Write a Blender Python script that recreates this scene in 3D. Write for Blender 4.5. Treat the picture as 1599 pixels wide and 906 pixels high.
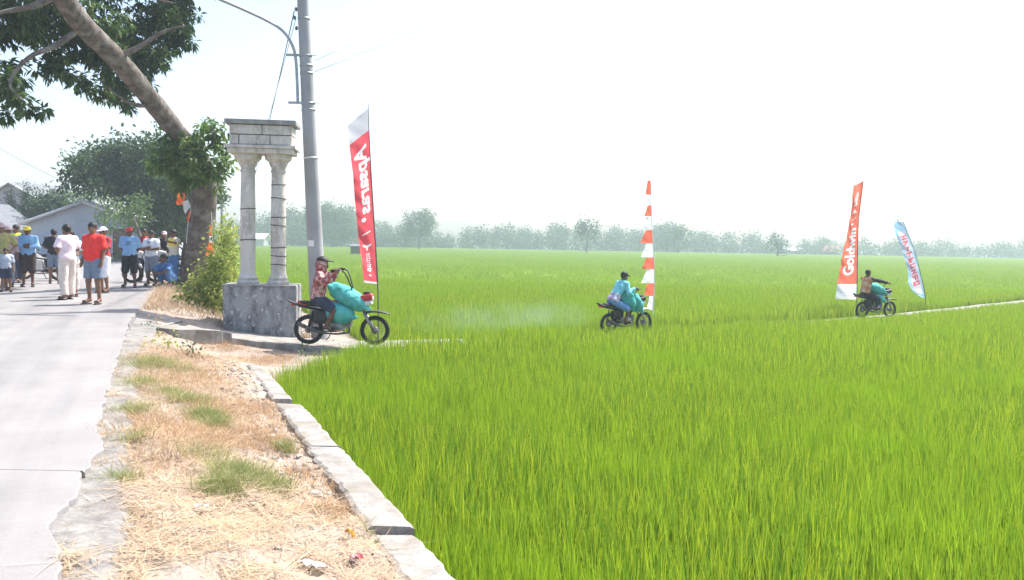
import bpy, bmesh, math, random
import numpy as np
from mathutils import Vector, Matrix

# ------------------------------------------------------------------ camera, sky, sun, exposure
random.seed(7)
rng = np.random.default_rng(11)
R = math.radians
sc = bpy.context.scene
for o in list(bpy.data.objects):
    bpy.data.objects.remove(o)
COL = sc.collection

F_PX, IMG_W, IMG_H = 1300.0, 1599.0, 906.0
CAM_Z = 1.42
CAM_M = Matrix.Rotation(R(90 - 3.26), 3, 'X') @ Matrix.Rotation(R(1.0), 3, 'Z')
cam_data = bpy.data.cameras.new('camera')
cam_data.sensor_width = 36.0
cam_data.lens = 36.0 * F_PX / IMG_W
cam_data.clip_end = 6000.0
cam_data.clip_start = 0.05
cam = bpy.data.objects.new('camera', cam_data)
COL.objects.link(cam)
cam.matrix_world = Matrix.Translation((0, 0, CAM_Z)) @ CAM_M.to_4x4()
sc.camera = cam

SUN_AZ = R(42)          # from +X towards +Y
SUN_EL = R(57)
to_sun = Vector((math.cos(SUN_EL) * math.cos(SUN_AZ), math.cos(SUN_EL) * math.sin(SUN_AZ), math.sin(SUN_EL)))
world = bpy.data.worlds.new('World')
sc.world = world
world.use_nodes = True
wn = world.node_tree.nodes
wl = world.node_tree.links
wn.clear()
sky = wn.new('ShaderNodeTexSky')
sky.sky_type = 'NISHITA'
sky.sun_disc = False
sky.sun_elevation = SUN_EL
sky.sun_rotation = math.pi / 2 - SUN_AZ
sky.altitude = 20
sky.air_density = 1.0
sky.dust_density = 3.0
sky.ozone_density = 1.0
bg = wn.new('ShaderNodeBackground')
bg.inputs['Strength'].default_value = 0.15
wo = wn.new('ShaderNodeOutputWorld')
wl.new(sky.outputs[0], bg.inputs[0])
wl.new(bg.outputs[0], wo.inputs[0])

sun_data = bpy.data.lights.new('sun', 'SUN')
sun_data.energy = 4.6
sun_data.angle = R(0.6)
sun_data.color = (1.0, 0.95, 0.87)
sun = bpy.data.objects.new('sun', sun_data)
COL.objects.link(sun)
sun.rotation_euler = to_sun.to_track_quat('Z', 'Y').to_euler()
sun.location = (10, 10, 40)

sc.view_settings.view_transform = 'Standard'
sc.view_settings.look = 'None'
sc.view_settings.gamma = 1.0
sc.view_settings.use_curve_mapping = False
sc.view_settings.exposure = 1.08
sc.render.engine = 'CYCLES'
sc.cycles.use_denoising = True
sc.cycles.max_bounces = 6
sc.cycles.diffuse_bounces = 3
sc.cycles.transmission_bounces = 4
sc.cycles.volume_bounces = 1
sc.cycles.transparent_max_bounces = 8
sc.cycles.sample_clamp_indirect = 6.0
sc.cycles.use_adaptive_sampling = True
sc.cycles.adaptive_threshold = 0.015

# ------------------------------------------------------------------ helpers
def P(px, py, z=None, Y=None):
    """pixel of the photograph -> point on the level z, or at the distance Y"""
    d = CAM_M @ Vector(((px - IMG_W / 2) / F_PX, -(py - IMG_H / 2) / F_PX, -1.0))
    k = (z - CAM_Z) / d.z if z is not None else Y / d.y
    return Vector((d.x * k, d.y * k, CAM_Z + d.z * k))

def ppm(Y):
    return F_PX / Y

def tag(o, label=None, cat=None, group=None, kind=None):
    if label: o['label'] = label
    if cat: o['category'] = cat
    if group: o['group'] = group
    if kind: o['kind'] = kind
    return o

def empty(name, loc=(0, 0, 0), rz=0.0):
    o = bpy.data.objects.new(name, None)
    COL.objects.link(o)
    o.location = loc
    o.rotation_euler = (0, 0, rz)
    o.empty_display_size = 0.2
    return o

def link(name, me, m=None, parent=None):
    if m is not None and not me.materials:
        me.materials.append(m)
    o = bpy.data.objects.new(name, me)
    COL.objects.link(o)
    if parent is not None:
        o.parent = parent
    return o

def npmesh(name, V, Fa, smooth=False):
    """mesh from a vertex array and a face array of one face size"""
    V = np.asarray(V, np.float32); Fa = np.asarray(Fa, np.int32)
    me = bpy.data.meshes.new(name)
    k = Fa.shape[1]
    me.vertices.add(len(V)); me.vertices.foreach_set('co', V.ravel())
    me.loops.add(Fa.size); me.loops.foreach_set('vertex_index', Fa.ravel())
    me.polygons.add(len(Fa))
    me.polygons.foreach_set('loop_start', np.arange(0, Fa.size, k, dtype=np.int32))
    me.polygons.foreach_set('loop_total', np.full(len(Fa), k, np.int32))
    me.polygons.foreach_set('use_smooth', np.full(len(Fa), smooth, bool))
    me.update(calc_edges=True)
    me.validate()
    return me

class MB:
    """collects shapes into one mesh"""
    def __init__(self): self.v = []; self.f = []; self.s = []
    def add(self, V, Fs, smooth=False):
        b = len(self.v)
        self.v += [tuple(p) for p in V]
        for f in Fs:
            self.f.append(tuple(i + b for i in f)); self.s.append(smooth)
        return self
    def box(self, c, size, rot=None, taper=1.0):
        hx, hy, hz = size[0] / 2, size[1] / 2, size[2] / 2
        V = []
        for z in (-1, 1):
            k = taper if z > 0 else 1.0
            for x, y in ((-1, -1), (1, -1), (1, 1), (-1, 1)):
                p = Vector((x * hx * k, y * hy * k, z * hz))
                if rot is not None: p = rot @ p
                V.append(p + Vector(c))
        return self.add(V, [(3, 2, 1, 0), (4, 5, 6, 7), (0, 1, 5, 4), (1, 2, 6, 5), (2, 3, 7, 6), (3, 0, 4, 7)])
    def rbox(self, c, size, bev=0.01, rot=None):
        """a box with chamfered edges"""
        bm = bmesh.new()
        bmesh.ops.create_cube(bm, size=1.0)
        for v in bm.verts: v.co = Vector((v.co.x * size[0], v.co.y * size[1], v.co.z * size[2]))
        bmesh.ops.bevel(bm, geom=list(bm.edges), offset=bev, segments=2, profile=0.5, affect='EDGES')
        bm.verts.index_update()
        V = []
        for v in bm.verts:
            p = v.co.copy()
            if rot is not None: p = rot @ p
            V.append(p + Vector(c))
        Fs = [[v.index for v in f.verts] for f in bm.faces]
        bm.free()
        return self.add(V, Fs)
    def tube(self, pts, rad, n=8, cap=True, flat=1.0):
        pts = [Vector(p) for p in pts]
        if not hasattr(rad, '__len__'): rad = [rad] * len(pts)
        V = []; Fs = []
        t0 = (pts[1] - pts[0]).normalized()
        ref = Vector((0, 0, 1)) if abs(t0.z) < 0.9 else Vector((0, 1, 0))
        x = t0.cross(ref).normalized()
        for i, p in enumerate(pts):
            if i == 0: t = pts[1] - pts[0]
            elif i == len(pts) - 1: t = pts[-1] - pts[-2]
            else: t = (pts[i + 1] - pts[i]).normalized() + (pts[i] - pts[i - 1]).normalized()
            t = t.normalized() if t.length > 1e-9 else t0
            x = (x - t * x.dot(t)).normalized()
            y = t.cross(x)
            for k in range(n):
                a = 2 * math.pi * k / n
                V.append(p + x * math.cos(a) * rad[i] + y * math.sin(a) * rad[i] * flat)
        for i in range(len(pts) - 1):
            for k in range(n):
                a, b = i * n + k, i * n + (k + 1) % n
                Fs.append((a, b, b + n, a + n))
        if cap:
            Fs.append(tuple(reversed(range(n))))
            Fs.append(tuple((len(pts) - 1) * n + k for k in range(n)))
        return self.add(V, Fs, True)
    def lathe(self, prof, n=24, M=None, cap=True):
        V = []; Fs = []
        for r, z in prof:
            for k in range(n):
                a = 2 * math.pi * k / n
                p = Vector((r * math.cos(a), r * math.sin(a), z))
                V.append(M @ p if M is not None else p)
        for i in range(len(prof) - 1):
            for k in range(n):
                a, b = i * n + k, i * n + (k + 1) % n
                Fs.append((a, b, b + n, a + n))
        if cap:
            Fs.append(tuple(reversed(range(n))))
            Fs.append(tuple((len(prof) - 1) * n + k for k in range(n)))
        return self.add(V, Fs, True)
    def ell(self, c, r, rot=None, n=12, m=8, wob=0.0, seed=0):
        V = []; Fs = []
        rr = random.Random(seed)
        for i in range(m + 1):
            th = math.pi * i / m
            for k in range(n):
                a = 2 * math.pi * k / n
                w = 1 + wob * (rr.random() - .5)
                p = Vector((math.sin(th) * math.cos(a) * r[0] * w, math.sin(th) * math.sin(a) * r[1] * w, math.cos(th) * r[2]))
                if rot is not None: p = rot @ p
                V.append(p + Vector(c))
        for i in range(m):
            for k in range(n):
                a, b = i * n + k, i * n + (k + 1) % n
                Fs.append((a, a + n, b + n, b))
        return self.add(V, Fs, True)
    def build(self, name, m=None, parent=None):
        me = bpy.data.meshes.new(name)
        me.from_pydata(self.v, [], self.f)
        me.polygons.foreach_set('use_smooth', self.s)
        me.update()
        o = link(name, me, m, parent)
        if any(self.s) and not all(self.s):
            pass
        return o

def smooth_angle(o, ang=40):
    try:
        o.data.set_sharp_from_angle(angle=R(ang))
    except Exception:
        pass
    return o

def wob(p, s=1.0, seed=0.0):
    """cheap smooth noise in numpy, about -1..1"""
    p = np.asarray(p, float) * s
    x, y = p[..., 0], p[..., 1]
    z = p[..., 2] if p.shape[-1] > 2 else 0 * x
    return (np.sin(1.7 * x + 2.3 * y + 1.1 * z + seed) + np.sin(-2.9 * x + 1.3 * y + 2.1 * z + 2.7 * seed + 1)
            + np.sin(3.7 * x + 4.1 * y - 2.7 * z + 1.3 * seed + 2) * .6 + np.sin(5.3 * x - 6.1 * y + 4.3 * z + seed * .7) * .4) / 3.0

# ------------------------------------------------------------------ materials
MATS = {}
def mat(name, c1, c2=None, scale=6.0, rough=0.75, bump=0.0, bscale=None, spec=0.3, metal=0.0,
        trans=0.0, island=False, coords='Object', contrast=(0.35, 0.65), tcol=None, detail=6.0, c3=None, bigscale=None):
    if name in MATS: return MATS[name]
    m = bpy.data.materials.new(name)
    m.use_nodes = True
    N, L = m.node_tree.nodes, m.node_tree.links
    b = N['Principled BSDF']; out = N['Material Output']
    b.inputs['Roughness'].default_value = rough
    b.inputs['Metallic'].default_value = metal
    b.inputs['Specular IOR Level'].default_value = spec
    b.inputs['Base Color'].default_value = (*c1, 1)
    tc = N.new('ShaderNodeTexCoord')
    geo = N.new('ShaderNodeNewGeometry')
    vec = tc.outputs['Object'] if coords == 'Object' else geo.outputs['Position']
    colsock = None
    if c2 is not None:
        ramp = N.new('ShaderNodeValToRGB')
        if island:
            L.new(geo.outputs['Random Per Island'], ramp.inputs[0])
            ramp.color_ramp.elements[0].position = 0.0; ramp.color_ramp.elements[1].position = 1.0
        else:
            nz = N.new('ShaderNodeTexNoise')
            nz.inputs['Scale'].default_value = scale; nz.inputs['Detail'].default_value = detail
            nz.inputs['Roughness'].default_value = 0.65
            L.new(vec, nz.inputs['Vector']); L.new(nz.outputs[0], ramp.inputs[0])
            ramp.color_ramp.elements[0].position = contrast[0]; ramp.color_ramp.elements[1].position = contrast[1]
        ramp.color_ramp.elements[0].color = (*c1, 1); ramp.color_ramp.elements[1].color = (*c2, 1)
        colsock = ramp.outputs[0]
        if c3 is not None:
            n2 = N.new('ShaderNodeTexNoise'); n2.inputs['Scale'].default_value = bigscale or scale * .2
            n2.inputs['Detail'].default_value = 5
            L.new(vec if not island else geo.outputs['Position'], n2.inputs['Vector'])
            r2 = N.new('ShaderNodeValToRGB')
            r2.color_ramp.elements[0].position = .45; r2.color_ramp.elements[1].position = .68
            r2.color_ramp.elements[0].color = (0, 0, 0, 1); r2.color_ramp.elements[1].color = (1, 1, 1, 1)
            L.new(n2.outputs[0], r2.inputs[0])
            mx = N.new('ShaderNodeMix'); mx.data_type = 'RGBA'
            L.new(r2.outputs[0], mx.inputs[0]); L.new(colsock, mx.inputs[6]); mx.inputs[7].default_value = (*c3, 1)
            colsock = mx.outputs[2]
        L.new(colsock, b.inputs['Base Color'])
    if bump:
        nb = N.new('ShaderNodeTexNoise'); nb.inputs['Scale'].default_value = bscale or scale * 4
        nb.inputs['Detail'].default_value = 8
        L.new(vec, nb.inputs['Vector'])
        bp = N.new('ShaderNodeBump'); bp.inputs['Strength'].default_value = bump; bp.inputs['Distance'].default_value = 0.02
        L.new(nb.outputs[0], bp.inputs['Height']); L.new(bp.outputs[0], b.inputs['Normal'])
    if trans:
        t = N.new('ShaderNodeBsdfTranslucent')
        if tcol is not None: t.inputs[0].default_value = (*tcol, 1)
        elif colsock is not None: L.new(colsock, t.inputs[0])
        else: t.inputs[0].default_value = (*c1, 1)
        ms = N.new('ShaderNodeMixShader'); ms.inputs[0].default_value = trans
        L.new(b.outputs[0], ms.inputs[1]); L.new(t.outputs[0], ms.inputs[2]); L.new(ms.outputs[0], out.inputs[0])
    MATS[name] = m
    return m

def leaves(pos, axis, nrm, Ln, Wd, fold=0.25):
    """folded diamond leaves, two triangles each"""
    pos = np.asarray(pos, float); n = len(pos)
    axis = axis / np.linalg.norm(axis, axis=1, keepdims=True)
    side = np.cross(axis, nrm); side /= np.linalg.norm(side, axis=1, keepdims=True) + 1e-9
    up = np.cross(side, axis)
    Ln = np.asarray(Ln)[:, None]; Wd = np.asarray(Wd)[:, None]
    V = np.empty((n, 4, 3))
    V[:, 0] = pos
    V[:, 1] = pos + axis * Ln * .45 + side * Wd * .5 + up * Wd * fold
    V[:, 2] = pos + axis * Ln
    V[:, 3] = pos + axis * Ln * .45 - side * Wd * .5 + up * Wd * fold
    i = np.arange(n)[:, None] * 4
    Fa = np.concatenate([i + np.array([[0, 1, 2]]), i + np.array([[0, 2, 3]])], 0)
    return V.reshape(-1, 3), Fa

def unit(n, g=rng):
    v = g.normal(size=(n, 3)); return v / np.linalg.norm(v, axis=1, keepdims=True)

def crown(name, clumps, leaf, per_m3, m, parent, droop=0.3, shell=0.55, seed=0, aspect=0.45, nmax=60000, spray=False):
    """clumps: (x, y, z, r) ; leaves spread through each clump's volume, denser at its rim, in twig-sized sub-clumps"""
    g = np.random.default_rng(seed)
    PP = []; CC = []
    for (x, y, z, r) in clumps:
        nt = max(6, int(per_m3 * (r / leaf) ** 2))
        nt = min(nt, nmax)
        nsub = max(3, nt // 14)
        u = unit(nsub, g); rad = r * (shell + (1 - shell) * g.random(nsub) ** .7)[:, None]
        rad *= (1 + .3 * wob(u * 2.2, 1.0, x + y))[:, None]
        cs = np.array([x, y, z]) + u * rad * np.array([1, 1, .78])
        idx = g.integers(0, nsub, nt)
        p = cs[idx] + g.normal(size=(nt, 3)) * leaf * (.22 if spray else 1.15)
        if spray: CC.append(cs[idx] + np.array([0, 0, .12 * leaf])); PP.append(p); continue
        PP.append(p); CC.append(np.repeat([[x, y, z]], nt, 0))
    p = np.concatenate(PP); c = np.concatenate(CC)
    n = len(p)
    out = p - c; out /= np.linalg.norm(out, axis=1, keepdims=True) + 1e-6
    ax = out * (1.0 if spray else .6) + unit(n, g) * (.45 if spray else .9); ax[:, 2] -= droop
    nr = unit(n, g) * .7 + np.array([0, 0, 1.0])
    V, Fa = leaves(p, ax, nr, leaf * (.7 + .6 * g.random(n)), leaf * aspect * (.7 + .6 * g.random(n)))
    return link(name, npmesh(name, V, Fa), m, parent)

def blades(base, lean, Ln, Wd, curve, segs=2, up=None):
    """grass blades: strips of quads that taper to the tip"""
    n = len(base); base = np.asarray(base, float)
    a = rng.random(n) * 2 * math.pi
    side = np.stack([np.cos(a), np.sin(a), np.zeros(n)], 1)
    upv = np.tile([0, 0, 1.0], (n, 1)) if up is None else up
    V = np.empty((n, (segs + 1) * 2, 3))
    for i in range(segs + 1):
        t = i / segs
        c = base + (upv * t + lean * (t * .35 + t * t * .65) * curve) * Ln[:, None]
        w = Wd * (1 - .92 * t ** 1.6)
        V[:, 2 * i] = c - side * (w / 2)[:, None]
        V[:, 2 * i + 1] = c + side * (w / 2)[:, None]
    st = (segs + 1) * 2
    i = np.arange(n)[:, None] * st
    Fa = np.concatenate([i + np.array([[2 * k, 2 * k + 1, 2 * k + 3, 2 * k + 2]]) for k in range(segs)], 0)
    return V.reshape(-1, 3), Fa

def horiz(n, g=rng):
    a = g.random(n) * 2 * math.pi
    return np.stack([np.cos(a), np.sin(a), np.zeros(n)], 1)

def grid_mesh(name, A, smooth=True):
    """A[i, j] = point"""
    n, m = A.shape[:2]
    I = np.arange(n * m).reshape(n, m)
    Fa = np.stack([I[:-1, :-1], I[1:, :-1], I[1:, 1:], I[:-1, 1:]], -1).reshape(-1, 4)
    return npmesh(name, A.reshape(-1, 3), Fa, smooth)

# signed-distance shapes, for bodies, clothes and sacks
def s_cone(a, b, ra, rb):
    a = np.array(a, float); b = np.array(b, float); ab = b - a; l2 = max(ab @ ab, 1e-9)
    def f(p):
        t = np.clip(((p - a) @ ab) / l2, 0, 1)
        return np.linalg.norm(p - a - t[:, None] * ab, axis=1) - (ra + (rb - ra) * t)
    return f
def s_ell(c, r, M=None):
    c = np.array(c, float); r = np.array(r, float)
    M = None if M is None else np.array(M)
    def f(p):
        q = p - c
        if M is not None: q = q @ M
        k = np.linalg.norm(q / r, axis=1)
        k2 = np.linalg.norm(q / (r * r), axis=1) + 1e-9
        return k * (k - 1) / k2
    return f
def s_un(fs, k=0.03):
    def f(p):
        d = fs[0](p)
        for g in fs[1:]:
            e = g(p); h = np.maximum(k - np.abs(d - e), 0) / k
            d = np.minimum(d, e) - h * h * k * .25
        return d
    return f
def s_cut(f0, o, n):
    o = np.array(o, float); n = np.array(n, float); n = n / np.linalg.norm(n)
    return lambda p: np.maximum(f0(p), (p - o) @ n)      # keeps the side away from n
def s_wrinkle(f0, amp, s, seed=0):
    return lambda p: f0(p) + amp * wob(p, s, seed)

def surf(name, f, lo, hi, h):
    lo = np.array(lo, float); hi = np.array(hi, float)
    n = np.ceil((hi - lo) / h).astype(int) + 1
    ax = [lo[i] + h * np.arange(n[i]) for i in range(3)]
    G = np.stack(np.meshgrid(*ax, indexing='ij'), -1)
    D = f(G.reshape(-1, 3)).reshape(n)
    S = D < 0
    nc = n - 1
    cnt = np.zeros(nc, int)
    for i in (0, 1):
        for j in (0, 1):
            for k in (0, 1):
                cnt += S[i:i + nc[0], j:j + nc[1], k:k + nc[2]]
    act = (cnt > 0) & (cnt < 8)
    idx = np.full(nc, -1); idx[act] = np.arange(act.sum())
    acc = np.zeros((*nc, 3)); num = np.zeros(nc)
    quads = []
    for axis in range(3):
        o1, o2 = [(1, 2), (2, 0), (0, 1)][axis]
        sl0 = [slice(None)] * 3; sl1 = [slice(None)] * 3
        sl0[axis] = slice(0, -1); sl1[axis] = slice(1, None)
        d0, d1 = D[tuple(sl0)], D[tuple(sl1)]
        E = np.argwhere((d0 < 0) != (d1 < 0))
        if not len(E): continue
        v0, v1 = d0[tuple(E.T)], d1[tuple(E.T)]
        pos = lo + E * h
        pos[:, axis] += h * v0 / (v0 - v1)
        cells = []
        ok_all = np.ones(len(E), bool)
        for da, db in ((-1, -1), (0, -1), (0, 0), (-1, 0)):
            C = E.copy(); C[:, o1] += da; C[:, o2] += db
            ok = np.all((C >= 0) & (C < nc), axis=1)
            ok_all &= ok
            Ck = C[ok]
            np.add.at(acc, tuple(Ck.T), pos[ok]); np.add.at(num, tuple(Ck.T), 1)
            cells.append(C)
        q = np.stack([idx[tuple(np.clip(C, 0, nc - 1).T)] for C in cells], 1)[ok_all]
        flip = (v0 > 0)[ok_all]
        q[flip] = q[flip][:, ::-1]
        quads.append(q)
    V = acc[act] / num[act][:, None]
    return npmesh(name, V, np.concatenate(quads), True)

# ------------------------------------------------------------------ the setting
ROAD_PTS = [(3.35, -1.85), (5.49, -2.80), (7.9, -3.84), (14.0, -6.45), (15.6, -7.05), (21.5, -9.25), (25.2, -10.6), (58.4, -26.6)]
_ry = np.array([p[0] for p in ROAD_PTS]); _rx = np.array([p[1] for p in ROAD_PTS])
def edge_x(y):
    y = np.asarray(y, float)
    e = np.interp(y, _ry, _rx)
    e = np.where(y < _ry[0], _rx[0] + (y - _ry[0]) * -0.435, e)
    return np.where(y > _ry[-1], _rx[-1] + (y - _ry[-1]) * -0.485, e)
def strip_x(y):            # field side of the coping
    return -0.26 - (np.asarray(y, float) - 4.32) * 0.441
PATH = [P(188, 488, -.014), P(280, 508, -.22), P(345, 519, -.42), P(470, 533, -.62), P(600, 536, -.70), P(985, 521, -1.0), P(1360, 496, -.97), P(1599, 471, -.93)]
_d = PATH[-1] - PATH[-2]
PATH += [PATH[-1] + _d * 1.0 + Vector((0, 0, -_d.z)), PATH[-1] + _d * 4 + Vector((0, 0, -_d.z * 4))]
def catmull(pts, n=8):
    out = []
    pts = [Vector(p) for p in pts]
    for i in range(len(pts) - 1):
        p0 = pts[max(i - 1, 0)]; p1 = pts[i]; p2 = pts[i + 1]; p3 = pts[min(i + 2, len(pts) - 1)]
        for k in range(n):
            t = k / n
            out.append(.5 * ((2 * p1) + (p2 - p0) * t + (2 * p0 - 5 * p1 + 4 * p2 - p3) * t * t + (-p0 + 3 * p1 - 3 * p2 + p3) * t ** 3))
    out.append(pts[-1])
    return out
PATHC = catmull(PATH, 8)
_pc = np.array([[p.x, p.y] for p in PATHC])
def path_side(x, y):
    """signed distance from the path's centre line, positive on the far side"""
    q = np.stack([np.asarray(x, float), np.asarray(y, float)], -1)
    best = np.full(q.shape[:-1], 1e9); sg = np.zeros(q.shape[:-1])
    for a, b in zip(_pc[:-1], _pc[1:]):
        ab = b - a; t = np.clip(((q - a) @ ab) / (ab @ ab), 0, 1)
        dv = q - a - t[..., None] * ab
        d = np.linalg.norm(dv, axis=-1)
        s = np.sign(ab[0] * dv[..., 1] - ab[1] * dv[..., 0])
        m = d < best
        best = np.where(m, d, best); sg = np.where(m, s, sg)
    return best * sg
def sst(a, b, x):
    t = np.clip((np.asarray(x, float) - a) / (b - a), 0, 1); return t * t * (3 - 2 * t)
def verge_z(x, y):
    x = np.asarray(x, float); y = np.asarray(y, float)
    ex = edge_x(y); t = np.clip((x - ex) / np.maximum(strip_x(y) - .3 - ex, .3), 0, 1.2)
    q = np.stack([x, y], -1)
    z1 = -.015 - (.055 + .03 * wob(q, 3.1, 8) + .022 * wob(q, 9.0, 4)) * (1 - sst(.05, .45, x - ex)) - .36 * t ** 1.15 + .035 * wob(q, 2.1) * sst(.03, .2, t) + .02 * wob(q, 6.0, 3)
    zp = np.interp(x, [-7, -6.2, -5.6, -4.2, -2], [-.02, -.2, -.46, -.67, -.7]) - .07 + .02 * wob(q, 3.0, 5)
    e = x - ex
    z3 = np.interp(e, [0, .4, 1.2, 2.2, 4.5, 7], [-.03, -.1, -.42, -.62, -1.05, -1.4]) + .03 * wob(q, 2.0, 9)
    w1 = sst(11.5, 14.6, y); w2 = sst(17.2, 19.5, y)
    z = z1 * (1 - w1) + zp * w1
    z = z * (1 - w2) + z3 * w2
    xr = np.where(y < 11.9, strip_x(y) - .12, np.interp(y, [11.9, 13, 14.5, 16, 17, 18.5], [strip_x(11.9) - .1, -3.7, -3.35, -3.1, -2.6, -2.2]))
    fall = sst(0, .45, x - xr) * (y < 18.6)
    return z * (1 - fall) + -1.45 * fall

M_SOIL = mat('wet_paddy_soil', (.03, .045, .015), (.06, .075, .025), scale=1.5, rough=.6, coords='World', bump=.4, bscale=20)
M_GREENBASE = mat('rice_undergrowth', (.17, .26, .03), (.27, .34, .04), scale=.08, rough=.9, coords='World', bump=.5, bscale=8, c3=(.18, .31, .05), bigscale=.012)
M_DIRT = mat('dry_dirt', (.17, .13, .10), (.37, .295, .24), scale=5, rough=.95, coords='World', bump=.9, bscale=26, c3=(.33, .30, .275), bigscale=1.1)
M_CONC = mat('road_concrete', (.265, .252, .25), (.33, .315, .31), scale=1.1, rough=.85, coords='World', bump=.25, bscale=40, c3=(.29, .278, .275), bigscale=.35)
M_CONC2 = mat('rough_concrete', (.13, .125, .12), (.26, .25, .24), scale=6, rough=.92, coords='World', bump=.8, bscale=30)
M_COPING = mat('pale_coping', (.22, .207, .193), (.34, .32, .30), scale=7, rough=.9, coords='World', bump=.5, bscale=35, c3=(.20, .18, .15), bigscale=4)
M_YARD = mat('yard_dirt', (.20, .15, .11), (.28, .23, .18), scale=1.5, rough=.95, coords='World', bump=.5, bscale=12)

def road_material():
    m = bpy.data.materials.new('worn_road_concrete'); m.use_nodes = True
    N, L = m.node_tree.nodes, m.node_tree.links; bs = N['Principled BSDF']; bs.inputs['Roughness'].default_value = .85
    bs.inputs['Specular IOR Level'].default_value = .25
    geo = N.new('ShaderNodeNewGeometry')
    def nz(scale, detail, rot=0.0, sc3=(1, 1, 1), rough=.6):
        mp = N.new('ShaderNodeMapping'); mp.vector_type = 'TEXTURE'; mp.inputs['Rotation'].default_value = (0, 0, rot); mp.inputs['Scale'].default_value = tuple(1 / q_ for q_ in sc3)
        L.new(geo.outputs['Position'], mp.inputs[0]); n = N.new('ShaderNodeTexNoise'); n.inputs['Scale'].default_value = scale; n.inputs['Detail'].default_value = detail; n.inputs['Roughness'].default_value = rough
        L.new(mp.outputs[0], n.inputs['Vector']); return n.outputs[0]
    def ramp(s, p0, p1, c0, c1):
        r = N.new('ShaderNodeValToRGB'); r.color_ramp.elements[0].position = p0; r.color_ramp.elements[1].position = p1; r.color_ramp.elements[0].color = (*c0, 1); r.color_ramp.elements[1].color = (*c1, 1); L.new(s, r.inputs[0]); return r.outputs[0]
    def mul(a_, b_):
        x = N.new('ShaderNodeMix'); x.data_type = 'RGBA'; x.blend_type = 'MULTIPLY'; x.inputs[0].default_value = 1; L.new(a_, x.inputs[6]); L.new(b_, x.inputs[7]); return x.outputs[2]
    base = ramp(nz(1.3, 8), .3, .7, (.235, .223, .222), (.29, .277, .275))
    streak = ramp(nz(1.0, 4, R(23.5), (1.9, .07, 1)), .36, .6, (.80, .81, .82), (1, 1, 1))       # wheel tracks
    brush = ramp(nz(1.0, 3, R(23.5), (.8, 22, 1)), .3, .7, (.95, .95, .95), (1, 1, 1))             # broom finish
    blot = ramp(nz(2.6, 9, 0, (1, 1, 1), .75), .60, .72, (1, 1, 1), (.86, .84, .81))                # stains
    grit = ramp(nz(70, 4), .3, .7, (.90, .90, .90), (1.04, 1.04, 1.04))
    L.new(mul(mul(mul(mul(base, streak), brush), blot), grit), bs.inputs['Base Color'])
    bp = N.new('ShaderNodeBump'); bp.inputs['Strength'].default_value = .3; bp.inputs['Distance'].default_value = .01; L.new(nz(45, 8), bp.inputs['Height']); L.new(bp.outputs[0], bs.inputs['Normal'])
    return m
M_ROAD = road_material()
# ground: one sheet to the horizon
bmx = MB(); S = 3000
bmx.add([(-S, -S, -1.3), (S, -S, -1.3), (S, S, -1.3), (-S, S, -1.3)], [(0, 1, 2, 3)])
g_ = tag(bmx.build('ground', M_SOIL), kind='structure')
# far paddies: the leaf canopy seen edge-on, blades stand on it
ys = np.concatenate([np.linspace(46, 120, 30), np.linspace(125, 275, 40)])
A = np.array([[(u * (y * .8 + 20), y, -.94 + .03 * math.sin(u * 30 + y * .1)) for u in np.linspace(-1, 1, 60)] for y in ys])
for i, y in enumerate(ys):
    A[i, :, 0] = np.maximum(A[i, :, 0], edge_x(y) + 6 + 0.0 * A[i, :, 0])
tag(link('paddy_ground', grid_mesh('paddy_ground', A), M_GREENBASE), kind='structure')

# road: a bed with cast slabs on it
road_w = 4.4
ys = np.concatenate([np.linspace(-6, 13, 160), np.linspace(13.5, 140, 60)])
A = np.zeros((len(ys), 3, 3))
for i, y in enumerate(ys):
    A[i, 2] = (edge_x(y) + .42, y, -.16); A[i, 0] = (edge_x(y) - road_w - .8, y, -.05); A[i, 1] = (edge_x(y) + .20 + .03 * math.sin(y * 3.3), y, -.045 if y < 13 else -.12)
road = tag(link('road', grid_mesh('road', A), M_CONC2), kind='structure')
joints = [-6, -3.6, 4.95, 13.5, 22.2, 31, 40, 49, 58, 75, 95, 140]
for ja, jb in zip(joints[:-1], joints[1:]):
    n = max(8, int((jb - ja) / .06)) if ja < 22 else 20
    yy = np.linspace(ja + .004, jb - .004, n)
    rag = (.03 * wob(np.stack([yy * 3, yy * 0 + ja, yy * 0], -1)) + .02 * wob(np.stack([yy * 11, yy * 0, yy * 0], -1)) - .0) * (1 if ja < 30 else 0)
    rag -= .10 * np.exp(-((yy - 4.1) / .35) ** 2) - .07 * np.exp(-((yy - 5.6) / .4) ** 2)
    xr = edge_x(yy) + rag; xl = edge_x(yy) - road_w
    top = np.stack([np.stack([xl, yy, 0 * yy], -1)] + [np.stack([xl + (xr - xl) * u, yy, .004 * np.sin(u * 9) * 0 + 0 * yy], -1) for u in (.25, .5, .75, .96)] + [np.stack([xr - .012, yy, 0 * yy - .001], -1), np.stack([xr, yy, 0 * yy - .012], -1), np.stack([xr + .01, yy, 0 * yy - .12], -1)], 1)
    top = np.concatenate([top[:1] * [1, 1, 1] + [0, 0, -.1], top, top[-1:] + [0, 0, -.1]], 0)
    link('slab', grid_mesh('slab', top, False), M_ROAD, road)

# yard on the far side of the road
ys = np.linspace(-8, 150, 50)
A = np.zeros((len(ys), 8, 3))
for i, y in enumerate(ys):
    for j, u in enumerate((0, .6, 1.5, 4, 10, 25, 60, 120)):
        A[i, j] = (edge_x(y) - road_w + .05 - u, y, -.04 + (.0 if j < 2 else .05 * math.sin(y * .7 + j)))
tag(link('yard', grid_mesh('yard', A[:, ::-1]), M_YARD), kind='structure')

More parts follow.
